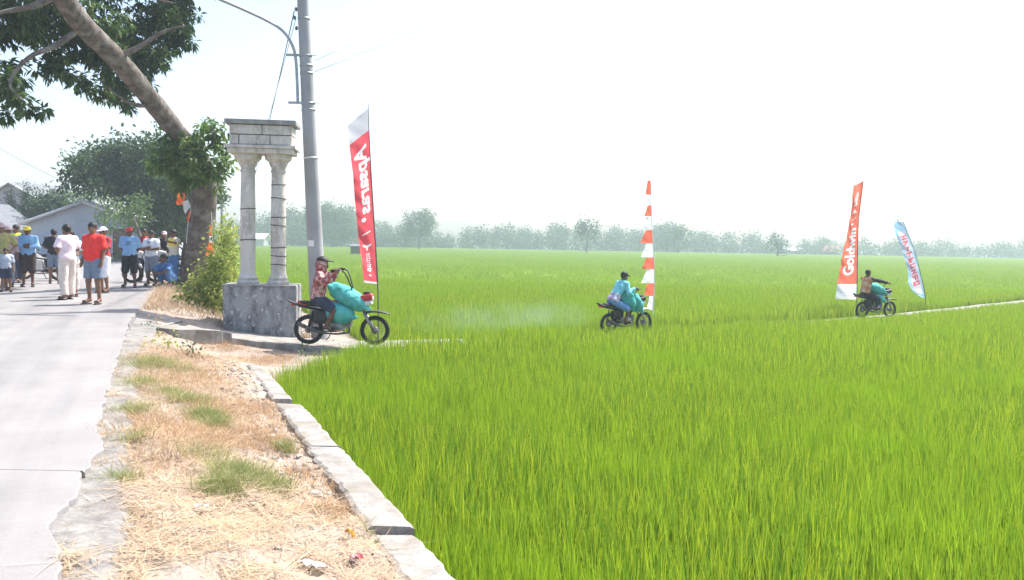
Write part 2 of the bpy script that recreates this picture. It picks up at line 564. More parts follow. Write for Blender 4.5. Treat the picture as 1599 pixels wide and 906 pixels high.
# verge between road and field
ys = np.concatenate([np.arange(-1, 18, .07), np.arange(18, 40, .5), np.arange(40, 150, 5)])
es = np.concatenate([np.arange(0, 3.2, .06), np.arange(3.2, 7.2, .2)])
A = np.zeros((len(ys), len(es), 3))
for i, y in enumerate(ys):
    x = edge_x(y) - .12 + es
    A[i, :, 0] = x; A[i, :, 1] = y; A[i, :, 2] = verge_z(x, np.full_like(x, y))
    A[i, 0, 2] = -.09
A[..., 2] += rng.normal(size=A.shape[:2]) * .006
tag(link('verge', grid_mesh('verge', A), M_DIRT), kind='structure')

# path to the fields: a cast slab with its own thickness
Wp = .62
L_, R_ = [], []
for i, p in enumerate(PATHC):
    t = (PATHC[min(i + 1, len(PATHC) - 1)] - PATHC[max(i - 1, 0)]); t.z = 0; t.normalize()
    nn = Vector((-t.y, t.x, 0)); w = Wp * (1 - .3 * sst(30, 38, i)) + .04 * math.sin(i * 1.9) + .03 * math.sin(i * 4.1)
    L_.append(p + nn * w); R_.append(p - nn * w)
A = np.zeros((len(PATHC), 6, 3))
for i in range(len(PATHC)):
    for j, (q, dz) in enumerate(((L_[i], -.35), (L_[i], -.01), (L_[i] * .94 + R_[i] * .06, 0), (R_[i] * .94 + L_[i] * .06, 0), (R_[i], -.012), (R_[i], -.35))):
        A[i, j] = (q.x, q.y, q.z + dz)
tag(link('path', grid_mesh('path', A, False), M_COPING), kind='structure')

# low wall with coping slabs along the field
wall = empty('retaining_wall', (strip_x(7), 7, -.9))
tag(wall, 'low white concrete wall with broken coping between dry verge and rice', 'wall')
m_ = MB()
def wx(y, off): return (strip_x(y) - off, y)
yy = np.linspace(2.2, 11.9, 30)
V = []; Fs = []
for i, y in enumerate(yy):
    jx = .015 * math.sin(i * 2.3)
    for off, z in ((.33 + jx, -1.45), (.31 + jx, -.42), (.02, -.42), (0, -1.45)):
        x, y_ = wx(y, off); V.append((x - wall.location.x, y_ - 7, z + .9))
for i in range(len(yy) - 1):
    for k in range(3):
        a = i * 4 + k; Fs.append((a, a + 1, a + 5, a + 4))
m_.add(V, Fs); m_.build('wall', M_CONC2, wall)
seg = [(2.6, 3.95, .30, .0, -.02), (3.97, 4.95, .29, .015, -.03), (4.985, 6.05, .29, .012, .01), (6.07, 6.95, .30, 0, .0), (6.965, 8.0, .29, .012, .008), (8.01, 8.75, .27, -.005, .0), (9.15, 10.1, .24, .03, -.02), (10.13, 11.0, .22, .0, -.05), (11.02, 11.85, .2, .02, -.06)]
for k, (ya, yb, w, off, dz) in enumerate(seg):
    n = 12; V = []; Fs = []
    rr = random.Random(k)
    for i in range(n + 1):
        y = ya + (yb - ya) * i / n
        j1 = rr.uniform(-.012, .012); j2 = rr.uniform(-.022, .018)
        for o_, z in ((w + j2 + .012, -.42), (w + j2, -.345), (w + j2 - .03, -.33), (off + j1 + .02, -.332), (off + j1 - .005, -.345), (off + j1 - .01, -.425)):
            x, y_ = wx(y, o_)
            V.append((x - wall.location.x, y_ - 7, z + dz + .9 + rr.uniform(-.004, .004)))
    for i in range(n):
        for q in range(5):
            a = i * 6 + q; Fs.append((a, a + 1, a + 7, a + 6))
    Fs.append((5, 4, 3, 2, 1, 0)); Fs.append(tuple(n * 6 + q for q in range(6)))
    mm = MB(); mm.add(V, Fs); mm.build('coping_slab', M_COPING, wall)

# ------------------------------------------------------------------ rice
M_RICE = mat('rice_leaf', (.06, .205, .02), (.48, .565, .035), island=True, rough=.5, spec=.25, trans=.45, tcol=None, c3=(.27, .42, .022), bigscale=.35)
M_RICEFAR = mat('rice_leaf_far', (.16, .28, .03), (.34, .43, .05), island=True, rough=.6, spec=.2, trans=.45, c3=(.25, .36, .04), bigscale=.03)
def in_field(x, y):
    s = path_side(x, y)
    near = (s < -.70 + .28 * sst(-2.0, 0.0, x)) & (x > np.where(y < 11.9, strip_x(y) + .04, np.interp(y, [11.9, 13, 14.5, 17], [strip_x(11.9) + .1, -3.6, -3.2, -2.9])))
    far = (s > .80 - .1 * sst(-2., 1., x)) & (x > edge_x(y) + 5.2)
    return near | far
def scatter(y0, y1, sp, jit=.45):
    xs = np.arange(-.9 * y1 - 6, .9 * y1 + 6, sp); ys = np.arange(y0, y1, sp)
    X, Y = np.meshgrid(xs, ys); X = X.ravel() + (rng.random(X.size) - .5) * 2 * jit * sp; Y = Y.ravel() + (rng.random(Y.size) - .5) * 2 * jit * sp
    k = (np.abs(X) < Y * .64 + 3.0); X, Y = X[k], Y[k]
    k = in_field(X, Y); return X[k], Y[k]
def tuft(n, spread, L0, L1, W, segs, curve, seed):
    g = np.random.default_rng(seed)
    h = horiz(n, g); b = h * (spread * g.random(n) ** .6)[:, None]
    lean = h * .6 + horiz(n, g) * .6
    Ln = L0 + (L1 - L0) * g.random(n); Wd = W * (.7 + .6 * g.random(n))
    return blades(b, lean, Ln, Wd, (curve * (.3 + g.random(n)))[:, None], segs)
def instancer(obj, sources, smin, smax, tilt=.07):
    ng = bpy.data.node_groups.new('scatter', 'GeometryNodeTree')
    ng.interface.new_socket('Geometry', in_out='INPUT', socket_type='NodeSocketGeometry')
    ng.interface.new_socket('Geometry', in_out='OUTPUT', socket_type='NodeSocketGeometry')
    N, L = ng.nodes, ng.links
    gi = N.new('NodeGroupInput'); go = N.new('NodeGroupOutput')
    iop = N.new('GeometryNodeInstanceOnPoints'); iop.inputs['Pick Instance'].default_value = True
    jn = N.new('GeometryNodeJoinGeometry')
    for s in sources:
        oi = N.new('GeometryNodeObjectInfo'); oi.inputs['Object'].default_value = s; oi.inputs['As Instance'].default_value = True
        oi.transform_space = 'ORIGINAL'
        L.new(oi.outputs['Geometry'], jn.inputs[0])
    rv = N.new('FunctionNodeRandomValue'); rv.data_type = 'FLOAT_VECTOR'
    rv.inputs[0].default_value = (-tilt, -tilt, 0); rv.inputs[1].default_value = (tilt, tilt, 6.283)
    at = N.new('GeometryNodeInputNamedAttribute'); at.data_type = 'FLOAT'; at.inputs['Name'].default_value = 'size'
    L.new(gi.outputs[0], iop.inputs['Points']); L.new(jn.outputs[0], iop.inputs['Instance'])
    L.new(rv.outputs[0], iop.inputs['Rotation']); L.new(at.outputs['Attribute'], iop.inputs['Scale'])
    L.new(iop.outputs[0], go.inputs[0])
    md = obj.modifiers.new('scatter', 'NODES'); md.node_group = ng
def rice(name, label, zone, sp, z, tufts, m, smin, smax):
    X, Y = scatter(*zone, sp)
    pts = np.stack([X, Y, z + .15 * (path_side(X, Y) < 0) * (z < -1.1)], 1)
    me = bpy.data.meshes.new(name); me.vertices.add(len(pts)); me.vertices.foreach_set('co', pts.astype(np.float32).ravel())
    size = (smin + (smax - smin) * rng.random(len(pts))) * (1 + .10 * wob(pts, .8) + .06 * wob(pts, 2.7, 4))
    sd = path_side(X, Y)
    size *= 1 - (-.14 + .44 * sst(.5, 2.5, X) + .15 * sst(7.5, 10.5, X)) * (sst(-3.4, -1.0, sd) * (sd < 0)) + .12 * (sd > 0) * (sd < 2.5)          # thinner growth along the near side of the path
    at = me.attributes.new('size', 'FLOAT', 'POINT'); at.data.foreach_set('value', size.astype(np.float32))
    o = link(name, me)
    tag(o, label, 'rice', kind='stuff')
    src = []
    k0 = len(pts) // 2
    for i, t in enumerate(tufts):
        s = link('rice_tuft', npmesh('rice_tuft', *t), m, o)
        s.location = pts[(k0 + i * 37) % len(pts)]
        src.append(s)
    instancer(o, src, smin, smax)
    return len(pts)
RZ = -1.2
n1 = rice('rice_plants', 'dense young green rice in the near paddy beside the wall', (2.0, 15), .108, RZ,
          [tuft(13, .045, .40, .56, .0145, 3, .20, 100 + i) for i in range(8)], M_RICE, .86, 1.10)
n2 = rice('rice_plants', 'green rice rows on both sides of the path', (15, 48), .185, RZ,
          [tuft(22, .085, .36, .56, .019, 2, .15, 200 + i) for i in range(5)], M_RICE, .88, 1.1)
n3 = rice('rice_plants', 'pale green rice stretching to the far trees', (48, 268), 1.5, -.98,
          [tuft(150, 1.05, .14, .32, .05, 1, .3, 300 + i) for i in range(4)], M_RICEFAR, .9, 1.1)
print('rice points', n1, n2, n3)

# ------------------------------------------------------------------ dry grass, weeds and litter of the verge
M_STRAW = mat('straw', (.34, .235, .13), (.66, .53, .38), island=True, rough=.8, trans=.15, c3=(.52, .38, .27), bigscale=1.2)
M_DRY = mat('dry_brown_grass', (.36, .21, .105), (.62, .44, .27), island=True, rough=.85, trans=.25)
M_GRASS = mat('verge_grass', (.17, .22, .06), (.42, .43, .18), island=True, rough=.7, trans=.3)
def on_verge(n, y0, y1, t0=.06, t1=.97, pw=1.0):
    y = y0 + (y1 - y0) * rng.random(n) ** pw
    ex = edge_x(y); xr = np.where(y < 11.9, strip_x(y) - .3, np.interp(y, [11.9, 14.5], [strip_x(11.9) - .3, -3.3]))
    x = ex + (xr - ex) * (t0 + (t1 - t0) * rng.random(n))
    return np.stack([x, y, verge_z(x, y)], 1)
# lying straw
n = 90000
b = on_verge(n, 1.8, 14.6, -.02, 1.0, 1.5)
dens = .5 + .5 * wob(b, 1.3, 2) + .35 * wob(b, 4, 7)
t_ = (b[:, 0] - edge_x(b[:, 1])) / np.maximum(strip_x(b[:, 1]) - .3 - edge_x(b[:, 1]), .3)
dens -= .45 * sst(.62, .9, t_) * sst(4.2, 6, b[:, 1]) + .3 * (t_ < .08)
b = b[dens > .02 + .34 * rng.random(n)]; n = len(b)
h = horiz(n)
b[:, 2] += rng.random(n) * .03
V, Fa = blades(b, h, .05 + .2 * rng.random(n) ** 1.8, .0025 + .0045 * rng.random(n), np.ones((n, 1)), 2, up=np.stack([rng.normal(size=n) * .3, rng.normal(size=n) * .3, .02 + .16 * rng.random(n)], 1))
tag(link('straw_litter', npmesh('straw_litter', V, Fa), M_STRAW), 'pale cut straw lying over the dry verge', 'straw', kind='stuff')
# standing tufts
def clumps(name, lst, m, label, L0, L1, W, per):
    B = []; 
    for (px, py, r, k) in lst:
        c = P(px, py, -.18)
        for _ in range(3): c = P(px, py, float(verge_z(c.x, c.y)))
        q = rng.normal(size=(int(per * k), 2)) * r * .55
        x = c.x + q[:, 0] - .43 * q[:, 1] * .0; y = c.y + q[:, 1] * 1.3
        ok = (x > edge_x(y) - .05) & ((y > 11.9) | (x < strip_x(y) - .28)) & (path_side(x, y) < -.6)
        x, y = x[ok], y[ok]
        B.append(np.stack([x, y, verge_z(x, y) - .01], 1))
    b = np.concatenate(B); n = len(b)
    V, Fa = blades(b, horiz(n), L0 + (L1 - L0) * rng.random(n), W * (.6 + .8 * rng.random(n)), (.35 + .9 * rng.random(n))[:, None], 2)
    tag(link(name, npmesh(name, V, Fa), m), label, 'grass', kind='stuff')
clumps('dry_grass', [(270, 600, .5, 1), (330, 590, .5, 1), (390, 645, .45, .9), (235, 665, .4, .8), (300, 690, .45, .8), (430, 690, .35, .6), (370, 690, .4, .8), (290, 560, .5, .8), (350, 545, .4, .7), (420, 640, .3, .4), (240, 720, .3, .3), (470, 745, .2, .3), (520, 800, .15, .3), (240, 470, .4, 1), (260, 480, .5, 1), (230, 565, .3, .6), (400, 560, .5, .8), (440, 560, .4, .6), (330, 640, .4, .8), (540, 770, .12, .3)],
       M_DRY, 'brownish dry grass standing along the verge', .04, .13, .0042, 1300)
clumps('verge_grass', [(222, 572, .25, .7), (214, 602, .2, .5), (206, 645, .16, .4), (240, 565, .3, .6), (275, 575, .25, .4), (300, 630, .17, .9), (325, 652, .15, 1.1), (335, 668, .1, .7), (270, 618, .15, .3), (365, 740, .14, .9), (345, 765, .12, .8), (400, 755, .14, .6), (430, 765, .12, .35), (320, 715, .2, .3), (190, 755, .1, .25), (205, 690, .12, .2), (445, 705, .07, .35), (470, 650, .2, .15), (640, 860, .12, .9), (610, 840, .1, .6), (660, 880, .1, .6)],
       M_GRASS, 'faded green grass patches in the dry verge', .04, .13, .0042, 1500)
n = 9000
y = 16.8 + 9 * rng.random(n); x = edge_x(y) + .02 + 3.6 * rng.random(n) ** 1.3
ok = path_side(x, y) > .65; x, y = x[ok], y[ok]; n = len(x)
bb = np.stack([x, y, verge_z(x, y)], 1)
V, Fa = blades(bb, horiz(n), .06 + .16 * rng.random(n), .008 + .006 * rng.random(n), (.5 + .9 * rng.random(n))[:, None], 2)
tag(link('dry_grass', npmesh('dry_grass', V, Fa), M_STRAW), 'dry straw-coloured grass on the bank around the tree foot', 'grass', kind='stuff')
# rubble and litter, too many to count
M_RUB = mat('rubble', (.16, .145, .13), (.50, .47, .44), island=True, rough=.95)
m_ = MB()
q = on_verge(4200, 2.2, 14, .2, 1.0, 1.3)
for i, p in enumerate(q):
    tt = (p[0] - float(edge_x(p[1]))) / 1.8
    if random.random() > .1 + tt ** 2 * .9: continue
    r = random.uniform(.004, .013) * (1.9 if random.random() < .06 else 1) * (1.7 if tt > .62 and 5.5 < p[1] < 12 else 1)
    m_.ell((p[0], p[1], p[2] + r * .3), (r * random.uniform(.7, 1.5), r * random.uniform(.7, 1.4), r * .7), Matrix.Rotation(random.random() * 6, 3, 'Z'), 5, 3, 1.0, i)
tag(m_.build('rubble', M_RUB), 'small grey stones and clods scattered on the verge', 'stones', kind='stuff')
# a few scraps one can pick out
M_SCRAPW = mat('white_scrap', (.42, .42, .42), (.6, .6, .59), scale=20, rough=.5)
M_SCRAPR = mat('red_scrap', (.45, .07, .09), (.75, .35, .38), scale=40, rough=.5)
M_SCRAPY = mat('dead_leaf', (.42, .22, .05), (.62, .38, .09), scale=30, rough=.7)
def scrap(px, py, m, size, label, seed, name='plastic_scrap', cat='litter'):
    c = P(px, py, -.3)
    for _ in range(3): c = P(px, py, float(verge_z(c.x, c.y)))
    rr = random.Random(seed); mm = MB(); n = 6
    V = [(size[0] * (i / (n - 1) - .5) * (.8 + .3 * rr.random()), size[1] * (j / 3 - .5) * (.7 + .5 * rr.random()), .012 + size[2] * rr.random()) for i in range(n) for j in range(4)]
    Fs = [(i * 4 + j, (i + 1) * 4 + j, (i + 1) * 4 + j + 1, i * 4 + j + 1) for i in range(n - 1) for j in range(3)]
    mm.add(V, Fs); o = mm.build(name, m); o.location = (c.x, c.y, c.z + .02); o.rotation_euler = (rr.uniform(-.2, .2), rr.uniform(-.2, .2), rr.random() * 6)
    tag(o, label, cat)
scrap(488, 893, M_SCRAPW, (.15, .08, .03), 'crumpled white plastic sheet at the bottom of the verge', 1)
scrap(556, 884, M_SCRAPR, (.07, .05, .04), 'small red and white wrapper near the end of the wall', 2, 'wrapper')
scrap(546, 846, M_SCRAPY, (.09, .04, .05), 'curled yellow dead leaf on the straw near the wall', 3, 'dead_leaf', 'leaf')
scrap(315, 800, M_SCRAPW, (.08, .05, .02), 'white paper scrap in the straw below the green tuft', 4, 'paper_scrap')

# ------------------------------------------------------------------ trees and shrubs
M_BARK = mat('grey_bark', (.075, .06, .052), (.17, .14, .12), scale=9, rough=.95, bump=1.0, bscale=30, c3=(.23, .21, .19), bigscale=4)
M_LEAF_BIG = mat('canopy_leaf', (.03, .07, .02), (.10, .17, .04), island=True, rough=.5, spec=.3, trans=.35)
M_LEAF_BRIGHT = mat('trunk_sprout_leaf', (.05, .12, .025), (.18, .27, .06), island=True, rough=.45, spec=.4, trans=.35)
M_LEAF_MID = mat('mid_tree_leaf', (.024, .065, .024), (.085, .145, .045), island=True, rough=.6, trans=.3)
M_LEAF_LIGHT = mat('light_tree_leaf', (.06, .12, .04), (.17, .25, .09), island=True, rough=.6, trans=.3)
M_LEAF_BUSH = mat('bush_leaf', (.14, .22, .03), (.48, .52, .14), island=True, rough=.5, trans=.4)
M_LEAF_CON = mat('conifer_leaf', (.02, .05, .025), (.06, .10, .05), island=True, rough=.7, trans=.15)

def rough_tube(mb, pts, rad, n=14, amp=.06, seed=0):
    P_ = catmull(pts, 6)
    rr = np.interp(np.linspace(0, len(pts) - 1, len(P_)), np.arange(len(pts)), rad)
    s0 = len(mb.v)
    mb.tube(P_, list(rr), n)
    for i in range(s0, len(mb.v)):
        v = Vector(mb.v[i]); k = (i - s0) // n; k = min(k, len(P_) - 1)
        c = P_[k]; d = v - c
        w = 1 + amp * float(wob(np.array([[v.x, v.y, v.z]]), 5, seed)[0]) + amp * .6 * float(wob(np.array([[v.x, v.y, v.z]]), 15, seed)[0])
        mb.v[i] = tuple(c + d * w)

def pc(lst, Y, jy, seed):
    g = random.Random(seed); out = []
    for (px, py, r) in lst:
        y = Y + g.uniform(-jy, jy); p = P(px, py, Y=y); out.append((p.x, p.y, p.z, r * y / F_PX))
    return out

# the big roadside tree
tb = P(305, 446, Y=24.6); tb.z = -.1
tree = empty('roadside_tree', tb)
tag(tree, 'large leaning roadside tree with bunting, its trunk arching over the road', 'tree')
def rel(p, o=tb): return Vector(p) - Vector(o)
mb = MB()
tp = [tb + Vector((-.05, 0, -.25)), tb + Vector((.0, 0, .15)), P(308, 405, Y=24.5), P(314, 350, Y=24.4), P(319, 300, Y=24.2), P(312, 255, Y=23.9), P(283, 215, Y=23.3), P(235, 155, Y=22), P(180, 90, Y=20.5), P(130, 40, Y=19.3), P(95, -10, Y=18.4), P(50, -90, Y=17.5), P(0, -190, Y=16.8), P(-60, -300, Y=16.6)]
rough_tube(mb, [rel(p) for p in tp], [.60, .49, .44, .39, .35, .29, .26, .25, .245, .24, .23, .2, .15, .08], 18, .07)
for (a, b_, r0) in (((240, 160, 22.1), [(215, 165, 21.6), (185, 150, 21.2), (150, 120, 20.8)], .07),
                    ((180, 90, 20.5), [(215, 75, 20.6), (255, 50, 20.7), (290, 40, 20.8)], .09),
                    ((130, 40, 19.3), [(90, 70, 18.9), (45, 90, 18.4), (15, 130, 18.2), (40, 160, 18)], .08),
                    ((95, -10, 18.4), [(150, -30, 18.6), (210, -10, 18.8), (270, 5, 18.9)], .09),
                    ((95, -10, 18.4), [(50, 10, 18), (0, 20, 17.6), (-60, 40, 17.2)], .09),
                    ((285, 217, 23.3), [(318, 235, 23.2), (335, 215, 23.0), (328, 195, 22.9)], .06),
                    ((312, 260, 23.9), [(285, 262, 23.4), (260, 250, 23.1)], .05)):
    pts = [P(a[0], a[1], Y=a[2])] + [P(q[0], q[1], Y=q[2]) for q in b_]
    rough_tube(mb, [rel(p) for p in pts], list(np.linspace(r0, .015, len(pts))), 8, .05)
o = mb.build('trunk', M_BARK, tree)
big = [(20, 18, 42), (75, 12, 46), (55, 55, 32), (115, 70, 38), (85, 100, 26), (150, 35, 46), (165, 90, 34), (128, 128, 18), (105, 118, 16), (160, 150, 16), (185, 138, 24), (200, 160, 14), (210, 60, 44), (250, 25, 44), (222, 100, 30), (245, 85, 22), (285, 45, 24), (280, 15, 36), (298, 68, 10), (262, 66, 22), (20, 108, 18), (24, 148, 24), (8, 180, 16), (52, 170, 15), (72, 174, 7), (12, 128, 20), (5, 55, 24), (38, 130, 10), (230, 130, 10), (180, 118, 22),
       (-60, 60, 50), (-40, -40, 70), (60, -60, 70), (160, -50, 70), (250, -60, 60), (320, -50, 45), (-60, 140, 40), (0, -130, 80), (120, -140, 80), (230, -130, 60), (-120, 0, 70), (-120, -110, 80)]
gq = random.Random(3); cl = []
for (px, py, r) in big:      # foliage hangs behind and above the leaning trunk
    y = float(np.interp(px, [-150, 0, 95, 180, 235, 320], [18.2, 19.0, 20.0, 22.0, 23.4, 23.8])) + gq.uniform(-.5, 1.2)
    p = P(px, py, Y=y); cl.append((p.x - tb.x, p.y - tb.y, p.z - tb.z, r * 1.02 * y / F_PX))
crown('crown', cl, .22, 78, M_LEAF_BIG, tree, .45, .15, 5, .36, spray=True)
spr = [(330, 213, 24), (300, 243, 34), (268, 258, 26), (340, 255, 20), (255, 232, 18), (318, 270, 26), (288, 275, 24), (347, 232, 12), (325, 195, 12), (262, 215, 14), (345, 275, 12), (300, 218, 16), (245, 258, 14), (233, 246, 8), (352, 206, 7), (310, 198, 8), (280, 292, 10), (358, 250, 8), (338, 290, 9), (270, 232, 12)]
cl = [(x - tb.x, y - tb.y, z - tb.z, r) for (x, y, z, r) in pc(spr, 23.3, .5, 4)]
crown('sprouting_leaves', cl, .22, 50, M_LEAF_BRIGHT, tree, .35, .25, 6, .42, spray=True)

def simple_tree(name, base, trunk_px, clump_px, Y, jy, leafsize, m, label, seed, dens=22, rad=.22, group=None, cat='tree'):
    bz = Vector(base)
    t = empty(name, bz); tag(t, label, cat, group)
    mb = MB()
    for pts, r0 in trunk_px:
        q = [rel(P(a, b_, Y=Y), bz) for a, b_ in pts]
        rough_tube(mb, q, list(np.linspace(r0, r0 * .3, len(q))), 9, .05, seed)
    mb.build('trunk', M_BARK, t)
    cl = [(x - bz.x, y - bz.y, z - bz.z, r) for (x, y, z, r) in pc(clump_px, Y, jy, seed)]
    crown('crown', cl, leafsize, dens, m, t, .25, .3, seed, .55)
    return t
b0 = P(262, 400, Y=50); b0.z = -.05
simple_tree('spreading_tree', b0, [([(262, 402), (262, 360), (250, 320), (230, 280)], .3), ([(262, 350), (275, 310), (285, 280)], .2), ([(252, 325), (200, 300), (160, 285)], .15)],
    [(125, 262, 20), (150, 252, 24), (180, 246, 30), (212, 240, 30), (245, 243, 34), (270, 255, 30), (140, 282, 20), (175, 280, 30), (210, 280, 34), (245, 285, 36), (280, 290, 36), (220, 312, 26), (255, 322, 34), (285, 330, 30), (300, 310, 30), (115, 270, 12), (112, 285, 8), (160, 296, 12), (195, 303, 16), (320, 300, 26), (265, 350, 24), (290, 358, 22), (240, 345, 20)],
    50, 2.5, .30, M_LEAF_MID, 'wide dark green tree standing behind the crowd', 21, 75)
b0 = P(215, 398, Y=44); b0.z = -.05
simple_tree('young_tree', b0, [([(216, 398), (218, 370), (210, 345), (200, 330)], .12), ([(216, 372), (195, 372), (180, 355)], .06), ([(190, 372), (170, 362), (160, 350)], .05)],
    [(170, 335, 14), (190, 325, 18), (212, 322, 16), (200, 340, 16), (175, 350, 10), (222, 340, 12), (160, 345, 8), (225, 315, 10)],
    44, 1.0, .22, M_LEAF_LIGHT, 'small light green tree with bare forked stems beside the house', 22, 24)
# undergrowth behind the crowd
b0 = P(185, 402, Y=46); b0.z = -.05
simple_tree('roadside_bush', b0, [([(185, 402), (186, 394)], .03)], [(178, 397, 9), (190, 396, 9), (200, 398, 7), (168, 399, 6)], 46, .6, .16, M_LEAF_LIGHT, 'low green bush at the road bend beyond the crowd', 23, 18, cat='bush')
# yellow-green bush by the plinth
bz = P(335, 500, Y=19.2); bz.z = float(verge_z(bz.x, bz.y))
simple_tree('leafy_bush', bz, [([(335, 500), (340, 450), (350, 380)], .03), ([(335, 500), (320, 460), (310, 450)], .025), ([(336, 500), (352, 440), (358, 400)], .02)],
    [(350, 366, 13), (355, 385, 16), (345, 402, 18), (352, 422, 18), (338, 432, 20), (322, 448, 20), (345, 455, 20), (304, 458, 13), (325, 470, 18), (340, 482, 16), (352, 474, 14), (300, 472, 8), (330, 492, 12), (362, 402, 9), (350, 350, 9), (292, 458, 9), (315, 485, 12), (345, 500, 12), (358, 440, 12), (330, 415, 10), (358, 365, 9), (310, 440, 10)],
    19.2, .5, .10, M_LEAF_BUSH, 'yellow-green leafy bush between the tree trunk and the plinth', 24, 52, cat='bush')
# small weeds near the path
for k, (px, py, r, lab) in enumerate([(232, 516, 12, 'grey-green weed at the corner of the road and the path'), (243, 507, 10, 'reddish weed growing against the path edge'), (300, 545, 14, 'dark green weed clump below the path'), (262, 538, 14, 'pale yellow-green weed left of the dark clump'), (470, 352 + 200, 8, 'thin green weed where the path meets the near rice')]):
    c = P(px, py + r * .6, -.2)
    for _ in range(3): c = P(px, py + r * .6, float(verge_z(c.x, c.y)))
    simple_tree('weed', c, [([(px, py + r * .6), (px + 1, py - r * .4)], .01)], [(px - r * .6, py, r * .7), (px + r * .5, py - r * .1, r * .7), (px, py - r * .3, r * .6)], c.y, .12, .06, [M_LEAF_LIGHT, M_DRY, M_LEAF_MID, M_LEAF_BUSH, M_LEAF_LIGHT][k], lab, 40 + k, 12, cat='weed')

# far wood beyond the paddies
M_WOOD = mat('far_wood_leaf', (.03, .06, .025), (.13, .18, .07), island=True, rough=.8, trans=.2)
TOP = [(250, 352), (330, 350), (400, 346), (440, 338), (480, 328), (520, 322), (560, 332), (600, 345), (650, 350), (690, 352), (750, 352), (850, 358), (900, 357), (950, 357), (1050, 352), (1100, 361), (1160, 359), (1200, 368), (1300, 372), (1400, 375), (1500, 377), (1599, 374), (1750, 374)]
_tx = [t[0] for t in TOP]; _ty = [t[1] for t in TOP]
def far_edge_y(px): return np.interp(px, [250, 400, 800, 1500, 1750], [232, 248, 275, 290, 300])
g = random.Random(5)
cl = []; mbt = MB()
px = 255.0
while px < 1740:
    for row in range(3):
        y = far_edge_y(px) + 3 + row * 14 + g.uniform(-4, 4)
        x_ = px + g.uniform(-8, 8)
        top = P(x_, np.interp(x_, _tx, _ty) + g.uniform(-3, 7) + (2 - row) * 5 * g.random(), Y=y)
        h = max((top.z + 1.3) * g.choice((.5, .66, .8, .92, 1.0, 1.08)), 3.0)
        w = h * g.uniform(.28, .5)
        mbt.tube([(top.x, y, -1.4), (top.x + g.uniform(-.3, .3), y, h * .55 - 1.3)], [.22, .1], 5)
        for _ in range(7):
            a = g.uniform(0, 6.28); rr = g.uniform(.1, .7) * w
            zz = g.uniform(.22, .92) * h
            cl.append((top.x + math.cos(a) * rr, y + math.sin(a) * rr, zz - 1.3, w * g.uniform(.34, .55)))
        cl.append((top.x, y, h * .85 - 1.3, h * .15 + .3))
    for _ in range(4):   # undergrowth at the field edge
        x_ = px + g.uniform(-10, 10); y = far_edge_y(px) + g.uniform(-1, 3); p = P(x_, 380, Y=y)
        cl.append((p.x, y, -.7 + g.uniform(0, 1.4), g.uniform(.9, 1.8)))
    px += g.uniform(13, 20)
wood = tag(mbt.build('far_wood', M_BARK), 'hazy belt of trees along the far side of the paddies', 'wood', kind='stuff')
crown('foliage', cl, .8, 16, M_WOOD, wood, .1, .3, 9, .6)
wood.children[0]['kind'] = 'stuff'
# trees that stand out from the belt
def far_tree(px, top, base_py, wpx, Y, label, seed, n=9, m=M_WOOD, low=.35):
    p = P(px, top, Y=Y); h = p.z + 1.3; b = Vector((p.x, Y, -1.3)); gg = random.Random(seed)
    t = empty('far_tree', b); tag(t, label, 'tree')
    mb = MB(); mb.tube([(0, 0, -.1), (.1, 0, h * .4), (0, 0, h * .75)], [.3, .22, .06], 7); mb.build('trunk', M_BARK, t)
    w = wpx / 2 * Y / F_PX
    cl = []
    for i in range(n):
        a = gg.uniform(0, 6.28); rr = math.sqrt(gg.random()) * w * .72; zz = gg.uniform(low, .88)
        cl.append((math.cos(a) * rr, math.sin(a) * rr, h * zz, w * gg.uniform(.3, .45)))
    cl.append((0, 0, h * .86, w * .35))
    crown('crown', cl, .6, 16, m, t, .1, .3, seed, .6)
far_tree(917, 344, 388, 44, 215, 'dark round-topped tree rising above the middle of the belt', 61, 10, M_LEAF_CON, .6)
far_tree(655, 327, 384, 62, 228, 'tallest tree right of the mirrored red banner on the far side', 62, 14)
far_tree(1215, 371, 398, 30, 200, 'dark low tree standing in the paddy left of the lettered red banner', 63, 8, M_LEAF_CON, .3)
far_tree(1060, 350, 392, 40, 240, 'broad hazy tree right of the red and white zigzag flag', 64, 10)
far_tree(520, 321, 384, 90, 232, 'broad tall tree seen just right of the utility pole', 65, 16)

